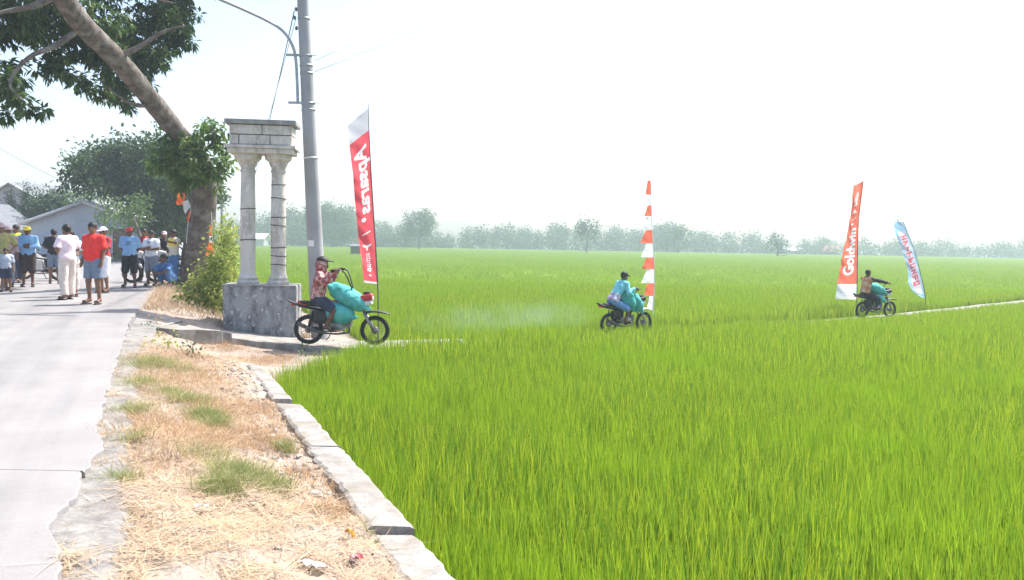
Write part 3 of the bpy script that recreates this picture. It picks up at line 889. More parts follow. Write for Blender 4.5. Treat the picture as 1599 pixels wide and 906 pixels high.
# ------------------------------------------------------------------ gate post by the path
def stained(name, base, dark, light):
    m = bpy.data.materials.new(name); m.use_nodes = True
    N, L = m.node_tree.nodes, m.node_tree.links; b = N['Principled BSDF']
    b.inputs['Roughness'].default_value = .92; b.inputs['Specular IOR Level'].default_value = .2
    tc = N.new('ShaderNodeTexCoord')
    mp = N.new('ShaderNodeMapping'); mp.inputs['Scale'].default_value = (1, 1, .45); L.new(tc.outputs['Object'], mp.inputs[0])
    n1 = N.new('ShaderNodeTexNoise'); n1.inputs['Scale'].default_value = 4.5; n1.inputs['Detail'].default_value = 9; n1.inputs['Roughness'].default_value = .7; L.new(mp.outputs[0], n1.inputs['Vector'])
    r1 = N.new('ShaderNodeValToRGB'); r1.color_ramp.elements[0].position = .36; r1.color_ramp.elements[1].position = .56
    r1.color_ramp.elements[0].color = (*dark, 1); r1.color_ramp.elements[1].color = (*base, 1); L.new(n1.outputs[0], r1.inputs[0])
    n2 = N.new('ShaderNodeTexNoise'); n2.inputs['Scale'].default_value = 11; n2.inputs['Detail'].default_value = 6; L.new(tc.outputs['Object'], n2.inputs['Vector'])
    r2 = N.new('ShaderNodeValToRGB'); r2.color_ramp.elements[0].position = .60; r2.color_ramp.elements[1].position = .66
    r2.color_ramp.elements[0].color = (0, 0, 0, 1); r2.color_ramp.elements[1].color = (1, 1, 1, 1); L.new(n2.outputs[0], r2.inputs[0])
    mx = N.new('ShaderNodeMix'); mx.data_type = 'RGBA'; L.new(r2.outputs[0], mx.inputs[0]); L.new(r1.outputs[0], mx.inputs[6]); mx.inputs[7].default_value = (*light, 1)
    L.new(mx.outputs[2], b.inputs['Base Color'])
    bp = N.new('ShaderNodeBump'); bp.inputs['Strength'].default_value = .5; bp.inputs['Distance'].default_value = .02
    L.new(n2.outputs[0], bp.inputs['Height']); L.new(bp.outputs[0], b.inputs['Normal'])
    MATS[name] = m
    return m
M_PLINTH = stained('weathered_plinth', (.34, .335, .34), (.13, .13, .135), (.50, .49, .49))
M_COLUMN = stained('column_plaster', (.60, .56, .515), (.38, .345, .30), (.66, .63, .59))
M_CAP = stained('grey_cap_concrete', (.33, .325, .325), (.19, .185, .18), (.42, .41, .40))
M_MORTAR = mat('dark_mortar', (.14, .135, .13), (.22, .21, .20), scale=20, rough=.95)
M_WIRE = mat('dark_wire', (.035, .035, .04), (.06, .06, .06), scale=30, rough=.6)
gz = -.56
gc = P(411, 520, Y=17.35); gc.z = gz
gate = empty('gate_post', gc, R(7)); gate.scale = (.93, .93, .955)
tag(gate, 'weathered twin-column gate post on a stained concrete plinth', 'gate post')
PH = 1.05
mb = MB(); mb.rbox((0, 0, PH / 2 - .1), (1.58, .86, PH + .2), .018); pl = mb.build('plinth', M_PLINTH, gate)
mb = MB(); mb.rbox((-.02, -.02, PH + .012), (1.60, .88, .03), .008); mb.build('ledge', M_CAP, pl)
def column(cx, tilt, rings):
    H0, H1 = PH + .03, PH + .03 + 2.80
    k = [(.24, 0), (.245, .03), (.24, .06), (.205, .075), (.20, .095), (.215, .11), (.215, .14), (.185, .165), (.175, .2), (.165, .24), (.16, .3)]
    mb = MB(); mb.lathe([(r, z + H0) for r, z in k], 28, Matrix.Translation((cx, 0, 0)))
    sh = [(.16, .295), (.162, .6), (.163, 1.2), (.158, 1.8), (.15, 2.3), (.148, 2.42)]
    cap = [(.15, 2.41), (.168, 2.425), (.168, 2.455), (.15, 2.47), (.155, 2.52), (.185, 2.56), (.20, 2.60), (.20, 2.63), (.235, 2.66), (.28, 2.69), (.295, 2.73), (.295, 2.80)]
    col = MB(); col.lathe([(r, z + H0) for r, z in sh], 28, Matrix.Translation((cx, 0, 0)))
    co = col.build('column_shaft', M_COLUMN, gate); smooth_angle(co, 50)
    o = mb.build('column_base', M_COLUMN, co); smooth_angle(o, 35)
    mb = MB(); mb.lathe([(r, z + H0) for r, z in cap], 28, Matrix.Translation((cx, 0, 0))); o = mb.build('capital', M_COLUMN, co); smooth_angle(o, 35)
    for zr in rings:
        r = float(np.interp(zr, [s[1] for s in sh], [s[0] for s in sh]))
        mb = MB(); pts = [(cx + (r + .006) * math.cos(a), (r + .006) * math.sin(a), H0 + zr + .012 * math.sin(a + zr * 9)) for a in np.linspace(0, 2 * math.pi, 25)]
        mb.tube(pts, .009, 5, False); mb.build('binding_ring', M_WIRE, co)
column(-.33, 0, [.95, 1.62])
column(.33, 0, [.42, .62, .80, 1.28, 1.46, 1.86, 2.16])
zt = PH + .03 + 2.80
mb = MB(); mb.rbox((-.01, 0, zt + .05), (1.40, .72, .10), .012); mb.build('architrave', M_COLUMN, gate)
mb = MB(); mb.rbox((0, 0, zt + .135), (1.50, .80, .068), .01); mb.build('moulding', M_COLUMN, gate)
zb = zt + .17
core = MB(); core.box((0, 0, zb + .215), (1.28, .62, .43)); co = core.build('block_core', M_MORTAR, gate)
rows = [[(-.66, -.47), (-.45, .19), (.21, .66)], [(-.66, .02), (.04, .66)]]
for r, row in enumerate(rows):
    for (xa, xb) in row:
        for sy in (-1, 1):
            mb = MB(); mb.rbox(((xa + xb) / 2, sy * .315, zb + .11 + r * .215), (xb - xa, .06, .195), .01); mb.build('block', M_COLUMN, co)
    for sx in (-1, 1):
        for (ya, yb) in ((-.28, -.01), (.01, .28)):
            mb = MB(); mb.rbox((sx * .645, (ya + yb) / 2, zb + .11 + r * .215), (.05, yb - ya, .195), .01); mb.build('block', M_COLUMN, co)
mb = MB(); mb.rbox((0, 0, zb + .485), (1.52, .82, .10), .014); mb.build('cap_slab', M_CAP, gate)

# ------------------------------------------------------------------ utility pole, street-lamp arm, wires
M_POLE = mat('pole_concrete', (.33, .335, .36), (.42, .425, .44), scale=3, rough=.9, bump=.2, bscale=40, c3=(.28, .28, .29), bigscale=1.5)
M_STEEL = mat('galvanised_steel', (.30, .31, .32), (.45, .46, .47), scale=14, rough=.5, metal=.5)
M_PLATE = mat('white_plate', (.75, .75, .75), (.8, .8, .8), scale=10, rough=.5)
pb = P(499, 522, Y=18.2); pb.z = -.62
pt = P(472.5, -10, Y=18.2) ; pdir = (pt - pb).normalized()
ptop = pb + pdir * 9.0
pole = empty('utility_pole', pb)
tag(pole, 'tall grey concrete utility pole leaning left behind the first rider', 'utility pole')
def pa(h): return pdir * h
mb = MB(); mb.tube([pa(-.3), pa(0), pa(3), pa(6), pa(9.0)], [.19, .185, .158, .132, .108], 20); smooth_angle(mb.build('shaft', M_POLE, pole))
hh = lambda py: (P(480, py, Y=18.2).z - pb.z) / pdir.z
for py, nm in ((30, 'collar'), (88, 'band'), (103, 'band'), (162, 'band'), (115, 'band'), (172, 'band'), (247, 'band')):
    h = hh(py); r = .185 - .0085 * h
    mb = MB(); mb.tube([pa(h - .018), pa(h + .018)], r + .007, 20); mb.build(nm, M_STEEL if py != 247 else M_PLATE, pole)
for py in (88, 162):
    h = hh(py); mb = MB(); mb.box(pa(h) + Vector((-.22, -.10, 0)), (.36, .04, .05)); mb.build('bracket', M_STEEL, pole)
    mb = MB(); mb.tube([pa(h) + Vector((.1, -.12, 0)), pa(h) + Vector((.26, -.12, 0))], .012, 6); mb.build('bolt', M_STEEL, pole)
arm = [P(465, 162, Y=18.1), P(464, 130, Y=18.1), P(462, 95, Y=18.1), P(457, 72, Y=18.05), P(443, 50, Y=18), P(420, 34, Y=17.9), P(380, 15, Y=17.7), P(338, -3, Y=17.5), P(270, -32, Y=17.2), P(215, -54, Y=17.0)]
ac = [p - pb for p in catmull(arm, 5)]
mb = MB(); mb.tube(ac, .032, 10); ao = mb.build('lamp_arm', M_STEEL, pole)
mb = MB(); tip = ac[-1]; mb.ell(tip + Vector((-.2, -.05, .05)), (.34, .14, .09), Matrix.Rotation(R(-15), 3, 'Y') , 16, 10); mb.build('lamp_head', M_STEEL, ao)
mb = MB(); mb.rbox(pa(hh(380)) + Vector((-.04, -.19, 0)), (.12, .01, .13), .003); mb.build('number_plate', M_PLATE, pole)
h = hh(18)
for dx, dz in ((-.16, .0), (-.19, -.18), (-.15, -.4), (-.14, .25)):
    mb = MB(); mb.lathe([(.012, 0), (.035, .01), (.02, .03), (.04, .045), (.025, .07), (.01, .09)], 10, Matrix.Translation(pa(h) + Vector((dx, 0, dz)))); mb.build('insulator', M_MORTAR, pole)
# crossarm above the frame
mb = MB(); mb.rbox(pa(8.6) + Vector((0, -.14, 0)), (1.7, .09, .09), .01); mb.build('crossarm', M_STEEL, pole)

M_CABLE = mat('cable', (.05, .05, .055), (.08, .08, .085), scale=5, rough=.6)
M_CABLEP = mat('bare_wire', (.35, .35, .36), (.45, .45, .45), scale=5, rough=.5, metal=.4)
def cable(a, b, sag, r, label, m=M_CABLE, n=24):
    a, b = Vector(a), Vector(b); pts = []
    for i in range(n + 1):
        t = i / n; p = a.lerp(b, t); p.z -= sag * 4 * t * (1 - t); pts.append(p - a)
    mb = MB(); mb.tube(pts, r, 5); o = mb.build('overhead_cable', m); o.location = a
    tag(o, label, 'cable')
a0 = pb + pa(hh(18)) + Vector((-.2, 0, 0))
cable(a0, P(388, 300, Y=58), .5, .012, 'thick service cable dropping from the utility pole behind the gate post')
cable(a0 + Vector((.03, 0, -.18)), P(372, 330, Y=70), .5, .009, 'thinner service cable just right of the thick one', M_CABLEP)
cable(pb + pa(hh(112)) + Vector((.18, 0, 0)), P(1150, -190, Y=30), .25, .007, 'thin wire climbing right from the utility pole', M_CABLEP)
cable(pb + pa(hh(95)) + Vector((.18, 0, 0)), P(1050, -190, Y=30), .2, .006, 'faint upper wire climbing right from the utility pole', M_CABLEP)
cable(pb + pa(8.65) + Vector((-.7, -.14, 0)), P(-300, 60, Y=20), .5, .008, 'overhead wire crossing the big tree crown, lowest of three', M_CABLE)
cable(pb + pa(8.65) + Vector((-.3, -.14, 0)), P(-300, 20, Y=21), .5, .008, 'overhead wire crossing the big tree crown, middle of three', M_CABLE)
cable(pb + pa(8.65) + Vector((.1, -.14, 0)), P(-300, -15, Y=22), .5, .008, 'overhead wire crossing the big tree crown, topmost of three', M_CABLE)
cable(P(-120, 150, Y=60), P(150, 305, Y=62), .6, .014, 'single wire sloping down over the houses at the left', M_CABLE)
# distant pole seen left of the gate post
fb = P(347, 395, Y=62); fb.z = -.4
fp = empty('distant_pole', fb); tag(fp, 'thin distant pole with crossarms between tree and gate post', 'utility pole')
ft = P(346, 262, Y=62) - fb
mb = MB(); mb.tube([(0, 0, -.3), ft * .5, ft * 1.1], [.13, .11, .09], 10); mb.build('shaft', M_POLE, fp)
for k in (.62, .80): 
    mb = MB(); mb.rbox(ft * k + Vector((-.35, 0, 0)), (1.3, .08, .09), .01); mb.build('crossarm', M_WIRE, fp)
    mb = MB(); mb.rbox(ft * (k + .06) + Vector((.05, -.1, 0)), (.16, .14, .3), .02); mb.build('switch_box', M_WIRE, fp)

# ------------------------------------------------------------------ banners
M_RED = mat('red_banner_cloth', (.72, .09, .115), (.78, .12, .145), scale=3, rough=.75, trans=.5)
M_ORANGE = mat('orange_red_banner_cloth', (.82, .16, .10), (.88, .20, .13), scale=3, rough=.75, trans=.5)
M_WHITE = mat('white_cloth', (.78, .78, .80), (.84, .84, .84), scale=3, rough=.75, trans=.5)
M_TIP = mat('lilac_white_cloth', (.62, .62, .68), (.68, .68, .73), scale=3, rough=.75, trans=.35)
M_BLUE = mat('pale_blue_cloth', (.25, .53, .72), (.60, .68, .82), scale=1.6, rough=.75, trans=.35)
M_PINK = mat('pink_red_print', (.75, .14, .17), (.8, .2, .22), scale=9, rough=.7, trans=.35)
M_LILAC = mat('lilac_print', (.62, .64, .80), (.70, .70, .82), scale=6, rough=.7, trans=.35)
M_BAMBOO = mat('bamboo_pole', (.07, .065, .055), (.13, .12, .10), scale=8, rough=.6)
M_ORFLAG = mat('orange_flag_cloth', (.85, .16, .04), (.9, .22, .06), scale=5, rough=.75, trans=.35)

def text_mesh(body, bold=.0):
    c = bpy.data.curves.new('lettering', 'FONT'); c.body = body; c.size = 1.0; c.offset = bold; c.resolution_u = 3
    o = bpy.data.objects.new('tmp', c); COL.objects.link(o)
    dg = bpy.context.evaluated_depsgraph_get(); me = bpy.data.meshes.new_from_object(o.evaluated_get(dg))
    bpy.data.objects.remove(o); bpy.data.curves.remove(c)
    bm = bmesh.new(); bm.from_mesh(me)
    bmesh.ops.triangulate(bm, faces=list(bm.faces))
    bmesh.ops.subdivide_edges(bm, edges=[e for e in bm.edges if e.calc_length() > .12], cuts=3, use_grid_fill=True)
    bmesh.ops.triangulate(bm, faces=list(bm.faces))
    bm.verts.index_update()
    V = np.array([v.co for v in bm.verts]); Fa = [[v.index for v in f.verts] for f in bm.faces]
    bm.free(); bpy.data.meshes.remove(me)
    V[:, 0] -= V[:, 0].min()
    return V, Fa
class Banner:
    """cloth hung on a pole: right and left edges as pixel polylines at a distance, v 0..1 from top to bottom, u 0..1 from pole to fly edge"""
    def __init__(s, Y, right, left, root, wave=.05, seed=0, bulge=.0):
        s.Y = Y; s.r = right; s.l = left; s.root = Vector(root); s.w = wave; s.sd = seed; s.bulge = bulge; s.prints = []
    def _e(s, pts, v):
        L = [0]
        for a, b in zip(pts[:-1], pts[1:]): L.append(L[-1] + math.dist(a, b))
        q = v * L[-1]
        return (np.interp(q, L, [p[0] for p in pts]), np.interp(q, L, [p[1] for p in pts]))
    def at(s, u, v):
        ra = s._e(s.r, v); la = s._e(s.l, v)
        p = P(ra[0] + (la[0] - ra[0]) * u, ra[1] + (la[1] - ra[1]) * u, Y=s.Y)
        p.y += s.w * math.sin(u * 4.1 + v * 9 + s.sd) * u + s.w * .6 * math.sin(v * 23 + s.sd * 2 + u * 5) * u + s.w * .25 * math.sin(v * 57 + u * 9) * (u + .2) + s.bulge * u
        return p - s.root
    def cloth(s, name, mats, parent, v0=0, v1=1, nu=8, nv=40):
        """cloth mesh; the faces that fall inside a print carry its dye"""
        A = np.array([[s.at(j / nu, v0 + (v1 - v0) * i / nv) for j in range(nu + 1)] for i in range(nv + 1)])
        me = grid_mesh(name, A)
        if not isinstance(mats, (list, tuple)): mats = [mats]
        for m in mats: me.materials.append(m)
        if s.prints:
            vv, uu = np.meshgrid(v0 + (v1 - v0) * (np.arange(nv) + .5) / nv, (np.arange(nu) + .5) / nu, indexing='ij')
            idx = np.zeros(vv.size, np.int32); q = np.stack([uu.ravel(), vv.ravel()], 1)
            for T, k in s.prints:
                for a, b_, c_ in T:
                    lo = np.minimum(np.minimum(a, b_), c_); hi = np.maximum(np.maximum(a, b_), c_)
                    sel = np.nonzero(np.all((q >= lo) & (q <= hi), axis=1))[0]
                    if not len(sel): continue
                    p = q[sel]
                    cr = lambda m_, n_: (n_[0] - m_[0]) * (p[:, 1] - m_[1]) - (n_[1] - m_[1]) * (p[:, 0] - m_[0])
                    d1, d2, d3 = cr(a, b_), cr(b_, c_), cr(c_, a)
                    ins = ((d1 >= 0) & (d2 >= 0) & (d3 >= 0)) | ((d1 <= 0) & (d2 <= 0) & (d3 <= 0))
                    idx[sel[ins]] = k
            me.polygons.foreach_set('material_index', idx); me.update()
        return link(name, me, None, parent)
    def text(s, body, k, v0, v1, uc, uh, bold=.03):
        """letters along v; up of a letter points to the fly edge (u grows)"""
        V, Fa = text_mesh(body, bold)
        w = V[:, 0].max()
        Q = np.stack([uc + (V[:, 1] - .35) * uh, v0 + (v1 - v0) * V[:, 0] / w], 1)
        s.prints.append(([tuple(Q[i] for i in f) for f in Fa], k))
    def dot(s, k, v, u, rv, ru, n=14):
        c = np.array([u, v]); R_ = [c + np.array([ru * math.cos(a), rv * math.sin(a)]) for a in np.linspace(0, 2 * math.pi, n + 1)]
        s.prints.append(([(c, a, b) for a, b in zip(R_[:-1], R_[1:])], k))
    def strokes(s, k, quads):
        s.prints.append(([tuple(np.array(q[i], float) for i in t) for q in quads for t in ((0, 1, 2), (0, 2, 3))], k))
def marks(v0, v1, u0, u1, n, seed):
    g = random.Random(seed); out = []; st = (v1 - v0) / n
    for i in range(n):
        a = v0 + i * st; b = a + st * .72
        uu0 = u0 - (g.random() < .2) * .04; uu1 = u1 + (g.random() < .3) * .04
        out.append([(uu0, a), (uu0, a + st * .3), (uu1, a + st * .3), (uu1, a)])
        out.append([(uu0, a + st * .3), (uu0, b), (uu0 + (uu1 - uu0) * .4, b), (uu0 + (uu1 - uu0) * .4, a + st * .3)])
        if g.random() < .6: out.append([(uu1 - (uu1 - uu0) * .35, a + st * .3), (uu1 - (uu1 - uu0) * .35, b), (uu1, b), (uu1, a + st * .3)])
    return out
def pole_of(root, pts, Y, base_z, r0, r1, m, name='pole'):
    q = [P(a, b_, Y=Y) for a, b_ in pts]
    last = q[-1]; q.append(Vector((last.x + (last.x - q[-2].x) * .15, last.y, base_z)))
    q = [p - Vector(root.location) for p in catmull(q, 5)]
    mb = MB(); mb.tube(q, list(np.linspace(r1, r0, len(q))), 8); return mb.build(name, m, root)

# mirrored red banner
Y = 18.4
rt = P(592, 520, Y=Y); rt.z = -1.25
ban = empty('banner_flag', rt); tag(ban, 'tall red banner with white mirrored lettering behind the first motorbike', 'banner')
pole_of(ban, [(575, 160), (577, 220), (583, 330), (590, 450)], Y, -1.3, .018, .006, M_BAMBOO)
B = Banner(Y, [(575.5, 168), (577, 222), (583.5, 330), (590.5, 444)], [(543, 196), (547, 240), (556, 330), (568, 441)], rt, .04, 1)
B.text('Apsaras', 1, .185, .585, .52, .86, .03)
B.dot(1, .617, .62, .014, .14)
B.strokes(1, [[(.28, .688), (.28, .696), (.78, .712), (.78, .704)]])
B.strokes(1, [[(.30, .765), (.30, .777), (.55, .790), (.55, .772)], [(.80, .765), (.80, .777), (.55, .790), (.55, .772)], [(.62, .780), (.48, .780), (.50, .803), (.60, .803)]])
B.strokes(1, marks(.82, .935, .42, .64, 9, 3))
B.dot(1, .953, .5, .006, .08)
B.strokes(2, [[(-.01, -.01), (-.01, .125), (1.01, .125), (1.01, -.01)]])
B.strokes(1, [[(-.01, .99), (-.01, 1.01), (1.01, 1.01), (1.01, .99)]])
B.cloth('cloth', [M_RED, M_WHITE, M_TIP], ban, 0, 1.0, 48, 460)

# lettered orange-red banner
Y = 30.8
rt = P(1337, 497, Y=Y); rt.z = -1.25
ban = empty('banner_flag', rt); tag(ban, 'tall orange-red banner with upright white lettering beside the farthest rider', 'banner')
pole_of(ban, [(1350, 278), (1345, 300), (1340, 360), (1338, 470)], Y, -1.3, .018, .007, M_BAMBOO)
B = Banner(Y, [(1349, 282), (1341, 345), (1339, 400), (1337, 468)], [(1334, 290), (1326, 345), (1316, 400), (1303, 467)], rt, .05, 4)
B.text('Goldwin', 1, .795, .39, .52, .80, .035)
B.dot(1, .352, .62, .008, .10)
B.strokes(1, [[(.32, .296), (.32, .303), (.72, .318), (.72, .311)]])
B.strokes(1, [[(.32, .262), (.32, .250), (.55, .238), (.55, .252)], [(.80, .262), (.80, .250), (.55, .238), (.55, .252)], [(.62, .246), (.48, .246), (.50, .225), (.60, .225)]])
B.strokes(1, marks(.08, .205, .40, .62, 9, 5))
B.strokes(1, [[(-.01, .868), (-.01, 1.01), (1.01, 1.01), (1.01, .868)]])
B.strokes(2, [[(.25, .90), (.25, .905), (.75, .905), (.75, .90)], [(.2, .935), (.2, .943), (.8, .943), (.8, .935)], [(.3, .965), (.3, .97), (.6, .97), (.6, .965)]])
B.cloth('cloth', [M_ORANGE, M_WHITE, M_LILAC], ban, 0, 1.0, 40, 420)

# pale blue feather banner
Y = 33.5
rt = P(1449, 490, Y=Y); rt.z = -1.25
ban = empty('banner_flag', rt); tag(ban, 'curved pale blue feather banner with pink-red lettering, rightmost of the banners', 'banner')
pole_of(ban, [(1402, 333), (1412, 350), (1428, 392), (1438, 430), (1445, 465)], Y, -1.3, .016, .006, M_BAMBOO)
B = Banner(Y, [(1402, 335), (1412, 350), (1428, 392), (1438, 430), (1445, 465)], [(1401, 337), (1396, 353), (1407, 385), (1415, 415), (1420, 445), (1428, 458), (1441, 465)], rt, .05, 2)
B.strokes(2, [[(.14, .20), (.14, .88), (.80, .88), (.80, .20)]])
qs = []
gg = random.Random(8)
for i in range(9):
    v0 = .25 + i * .066; v1 = v0 + .052
    sh = [[(.22, v0), (.22, v0 + .018), (.72, v0 + .018), (.72, v0)], [(.22, v1 - .018), (.22, v1), (.72, v1), (.72, v1 - .018)], [(.22, v0), (.40, v0), (.72, v1), (.54, v1)], [(.42, v0), (.42, v1), (.56, v1), (.56, v0)], [(.56, v0), (.72, v0), (.72, v1), (.56, v1)], [(.22, v0), (.36, v0), (.36, v1), (.22, v1)]]
    qs += [sh[k] for k in {0: (0, 1, 3), 1: (0, 2), 2: (2, 3), 3: (0, 3), 4: (0, 4, 3), 5: (4, 0, 1), 6: (0, 1, 2), 7: (0, 3, 5), 8: (0, 1, 4, 5)}[i]]
B.strokes(1, qs)
B.dot(3, .905, .5, .045, .3, 16)
B.strokes(3, [[(-.01, -.01), (-.01, .10), (1.01, .07), (1.01, -.01)]])
B.cloth('cloth', [M_BLUE, M_PINK, M_LILAC, M_WHITE], ban, 0, 1, 40, 360)

# red and white zigzag flag
Y = 25.4
rt = P(1020, 505, Y=Y); rt.z = -1.25
zf = empty('zigzag_flag', rt); tag(zf, 'tall narrow flag of alternating red and white points behind the middle rider', 'flag')
pole_of(zf, [(1016, 280), (1018, 350), (1022, 430), (1020, 480)], Y, -1.3, .018, .005, M_PLATE)
ys_ = [281.5, 304.5, 320, 338, 359, 380, 402, 420.5, 442.5, 462, 484]
for i in range(10):
    ya, yb = ys_[i], ys_[i + 1]
    xr = lambda y: np.interp(y, [280, 350, 430, 480], [1016, 1018.5, 1022.5, 1020])
    wid = [9, 8, 12, 16, 20, 20, 20, 21, 15, 10][i]; wtop = [5, 4, 6, 8, 11, 11, 12, 12, 12, 7][i]
    B = Banner(Y, [(xr(ya), ya), (xr(yb), yb)], [(xr(ya) - wtop, ya + 1), (xr(yb) - wid, yb - .5)], rt, .018, i * 1.7)
    B.cloth('pennant', M_ORANGE if i % 2 == 0 else M_WHITE, zf, 0.0, 1.0, 6, 6)

# bunting by the big tree
def bunting(lst, label, Y, string):
    root = P(lst[0][0][0][0], lst[0][0][0][1], Y=Y); e = empty('bunting', root); tag(e, label, 'bunting')
    q = [P(a, b_, Y=Y) - root for a, b_ in string]; mb = MB(); mb.tube(catmull(q, 4), .006, 5); mb.build('string', M_PLATE, e)
    for k, (pts, m) in enumerate(lst):
        B = Banner(Y, pts[0:2], pts[2:4], root, .04, k)
        B.cloth('pennant', m, e, 0, 1, 5, 5)
bunting([([(291, 300), (287, 320), (276, 301), (276, 320)], M_ORFLAG), ([(293, 312), (298, 322), (284, 316), (289, 334)], M_WHITE), ([(298, 328), (295, 346), (293, 334), (291, 345)], M_ORFLAG)],
        'orange and white pennants on a string left of the tree trunk', 23.9, [(276, 285), (285, 300), (295, 315), (298, 330), (294, 346), (291, 380)])
bunting([([(331, 352), (331, 368), (327, 352), (327, 368)], M_ORFLAG), ([(337, 380), (334, 400), (326, 378), (321, 399)], M_ORFLAG), ([(336, 394), (345, 406), (330, 400), (340, 414)], M_WHITE), ([(332, 369), (332, 379), (327, 369), (327, 379)], M_WHITE)],
        'orange and white pennants on a string right of the tree trunk', 23.4, [(330, 330), (331, 350), (331, 370), (334, 385), (338, 400), (343, 412)])

# ------------------------------------------------------------------ houses
M_WALLB = mat('pale_blue_wall', (.42, .48, .58), (.50, .55, .63), scale=1.2, rough=.9, bump=.1)
M_ROOFW = mat('pale_roof_sheet', (.62, .63, .65), (.72, .73, .74), scale=4, rough=.6)
M_ROOFG = mat('grey_roof', (.12, .13, .15), (.18, .19, .21), scale=5, rough=.8, bump=.3)
M_WALLG = mat('grey_wall', (.30, .31, .34), (.38, .38, .40), scale=2, rough=.9)
M_REDROOF = mat('red_tile_roof', (.45, .16, .10), (.55, .24, .16), scale=3, rough=.9)
M_DARKGL = mat('window_glass', (.03, .035, .04), (.06, .065, .07), scale=2, rough=.15, spec=.6)
M_DOOR = mat('door_wood', (.16, .10, .07), (.24, .16, .11), scale=6, rough=.7)
def house(name, label, base, w, d, hw, hr, rz, mw, mr, over=.35, windows=(), ridge_x=True):
    e = empty(name, base, rz); tag(e, label, 'house')
    mb = MB()       # gable faces the camera: ridge runs along local y
    V = [(-w / 2, -d / 2, -.3), (w / 2, -d / 2, -.3), (w / 2, d / 2, -.3), (-w / 2, d / 2, -.3), (-w / 2, -d / 2, hw), (w / 2, -d / 2, hw), (w / 2, d / 2, hw), (-w / 2, d / 2, hw), (0, -d / 2, hw + hr), (0, d / 2, hw + hr)]
    mb.add(V, [(0, 1, 5, 8, 4), (1, 2, 6, 5), (2, 3, 7, 9, 6), (3, 0, 4, 7)]); mb.build('wall', mw, e)
    rf = MB(); t = .12; sl = hr / (w / 2)
    for s in (-1, 1):
        x1 = s * (w / 2 + over); z1 = hw - sl * over
        A_ = [(0, -d / 2 - over, hw + hr + .02), (x1, -d / 2 - over, z1 + .02), (x1, d / 2 + over, z1 + .02), (0, d / 2 + over, hw + hr + .02)]
        rf.add(A_ + [(x, y, z + t) for x, y, z in A_], [(0, 1, 2, 3), (7, 6, 5, 4), (0, 4, 5, 1), (1, 5, 6, 2), (2, 6, 7, 3)])
    r_ = rf.build('roof', mr, e)
    for s in (-1, 1):
        mb = MB(); a = Vector((0, -d / 2 - over - .02, hw + hr + .05)); b_ = Vector((s * (w / 2 + over), -d / 2 - over - .02, hw - sl * over + .05))
        mb.tube([a, b_], .10, 4); mb.build('bargeboard', M_ROOFW, r_)
    for (x, z, ww, wh, kind) in windows:
        f = MB(); f.rbox((x, -d / 2 - .02, z), (ww + .12, .08, wh + .12), .01); fo = f.build('window' if kind == 'w' else 'door', M_ROOFW, e)
        f = MB(); f.box((x, -d / 2 - .055, z), (ww, .03, wh)); f.build('pane' if kind == 'w' else 'leaf', M_DARKGL if kind == 'w' else M_DOOR, fo)
    return e
hb = P(128, 395, Y=50) + Vector((0, 4, 0)); hb.z = -.05
house('pale_house', 'pale blue gabled house with light roof behind the crowd', hb, 6.6, 8, 2.15, 1.25, R(4), M_WALLB, M_ROOFW, .4, [(-1.6, 1.0, .9, .8, 'w'), (2.0, .95, .9, 1.9, 'd')])
hb = P(-75, 395, Y=56); hb.z = -.05
house('grey_house', 'dark grey roofed house at the left edge', hb, 6.0, 7, 1.9, 1.5, R(-25), M_WALLG, M_ROOFG, .5, [(1.2, 1.0, .9, .9, 'w')])
hb = P(62, 388, Y=80); hb.z = -.05
house('tall_house', 'tall pale house with peaked roof half hidden by conifers', hb, 5.4, 7, 4.7, 1.4, R(-8), M_WALLG, M_ROOFG, .4, [(-.8, 3.6, .9, 1.0, 'w'), (1.0, 3.6, .9, 1.0, 'w')])
for k, (px, top, wpx, Y, lab) in enumerate([(17, 291, 13, 62, 'narrow dark conifer at the far left in front of the tall house'), (41, 288, 16, 62, 'narrow dark conifer before the gable of the tall house'), (98, 287, 9, 64, 'thin pointed conifer right of the tall house')]):
    p = P(px, top, Y=Y); b_ = Vector((p.x, Y, -.05)); t = empty('conifer', b_); tag(t, lab, 'tree')
    h = p.z; w = wpx / 2 * Y / F_PX * 1.15
    mb = MB(); mb.tube([(0, 0, -.1), (0, 0, h * .9)], [.12, .03], 7); mb.build('trunk', M_BARK, t)
    crown('crown', [(0.1 * math.sin(i * 2), .1 * math.cos(i * 3), h * (.18 + .8 * i / 11), w * (1.0 - .8 * (i / 11) ** 1.6) + .08) for i in range(12)], .15, 70, M_LEAF_CON, t, -.5, .2, 80 + k, .4)
# hedge-like trees between the houses
b0 = P(75, 395, Y=60); b0.z = -.05
simple_tree('garden_tree', b0, [([(75, 395), (75, 350), (76, 325)], .14)], [(60, 318, 14), (78, 312, 16), (95, 318, 13), (72, 332, 16), (92, 332, 13), (55, 332, 12), (108, 322, 8)], 60, 1.2, .25, M_LEAF_MID, 'dark rounded garden tree above the pale house roof', 26, 60)
b0 = P(148, 395, Y=66); b0.z = -.05
simple_tree('garden_tree', b0, [([(145, 395), (145, 350), (140, 320)], .14)], [(122, 308, 9), (138, 312, 10), (152, 318, 10), (112, 306, 6), (165, 325, 8)], 66, 1.0, .25, M_LEAF_LIGHT, 'light green garden tree behind the pale house', 27, 45)
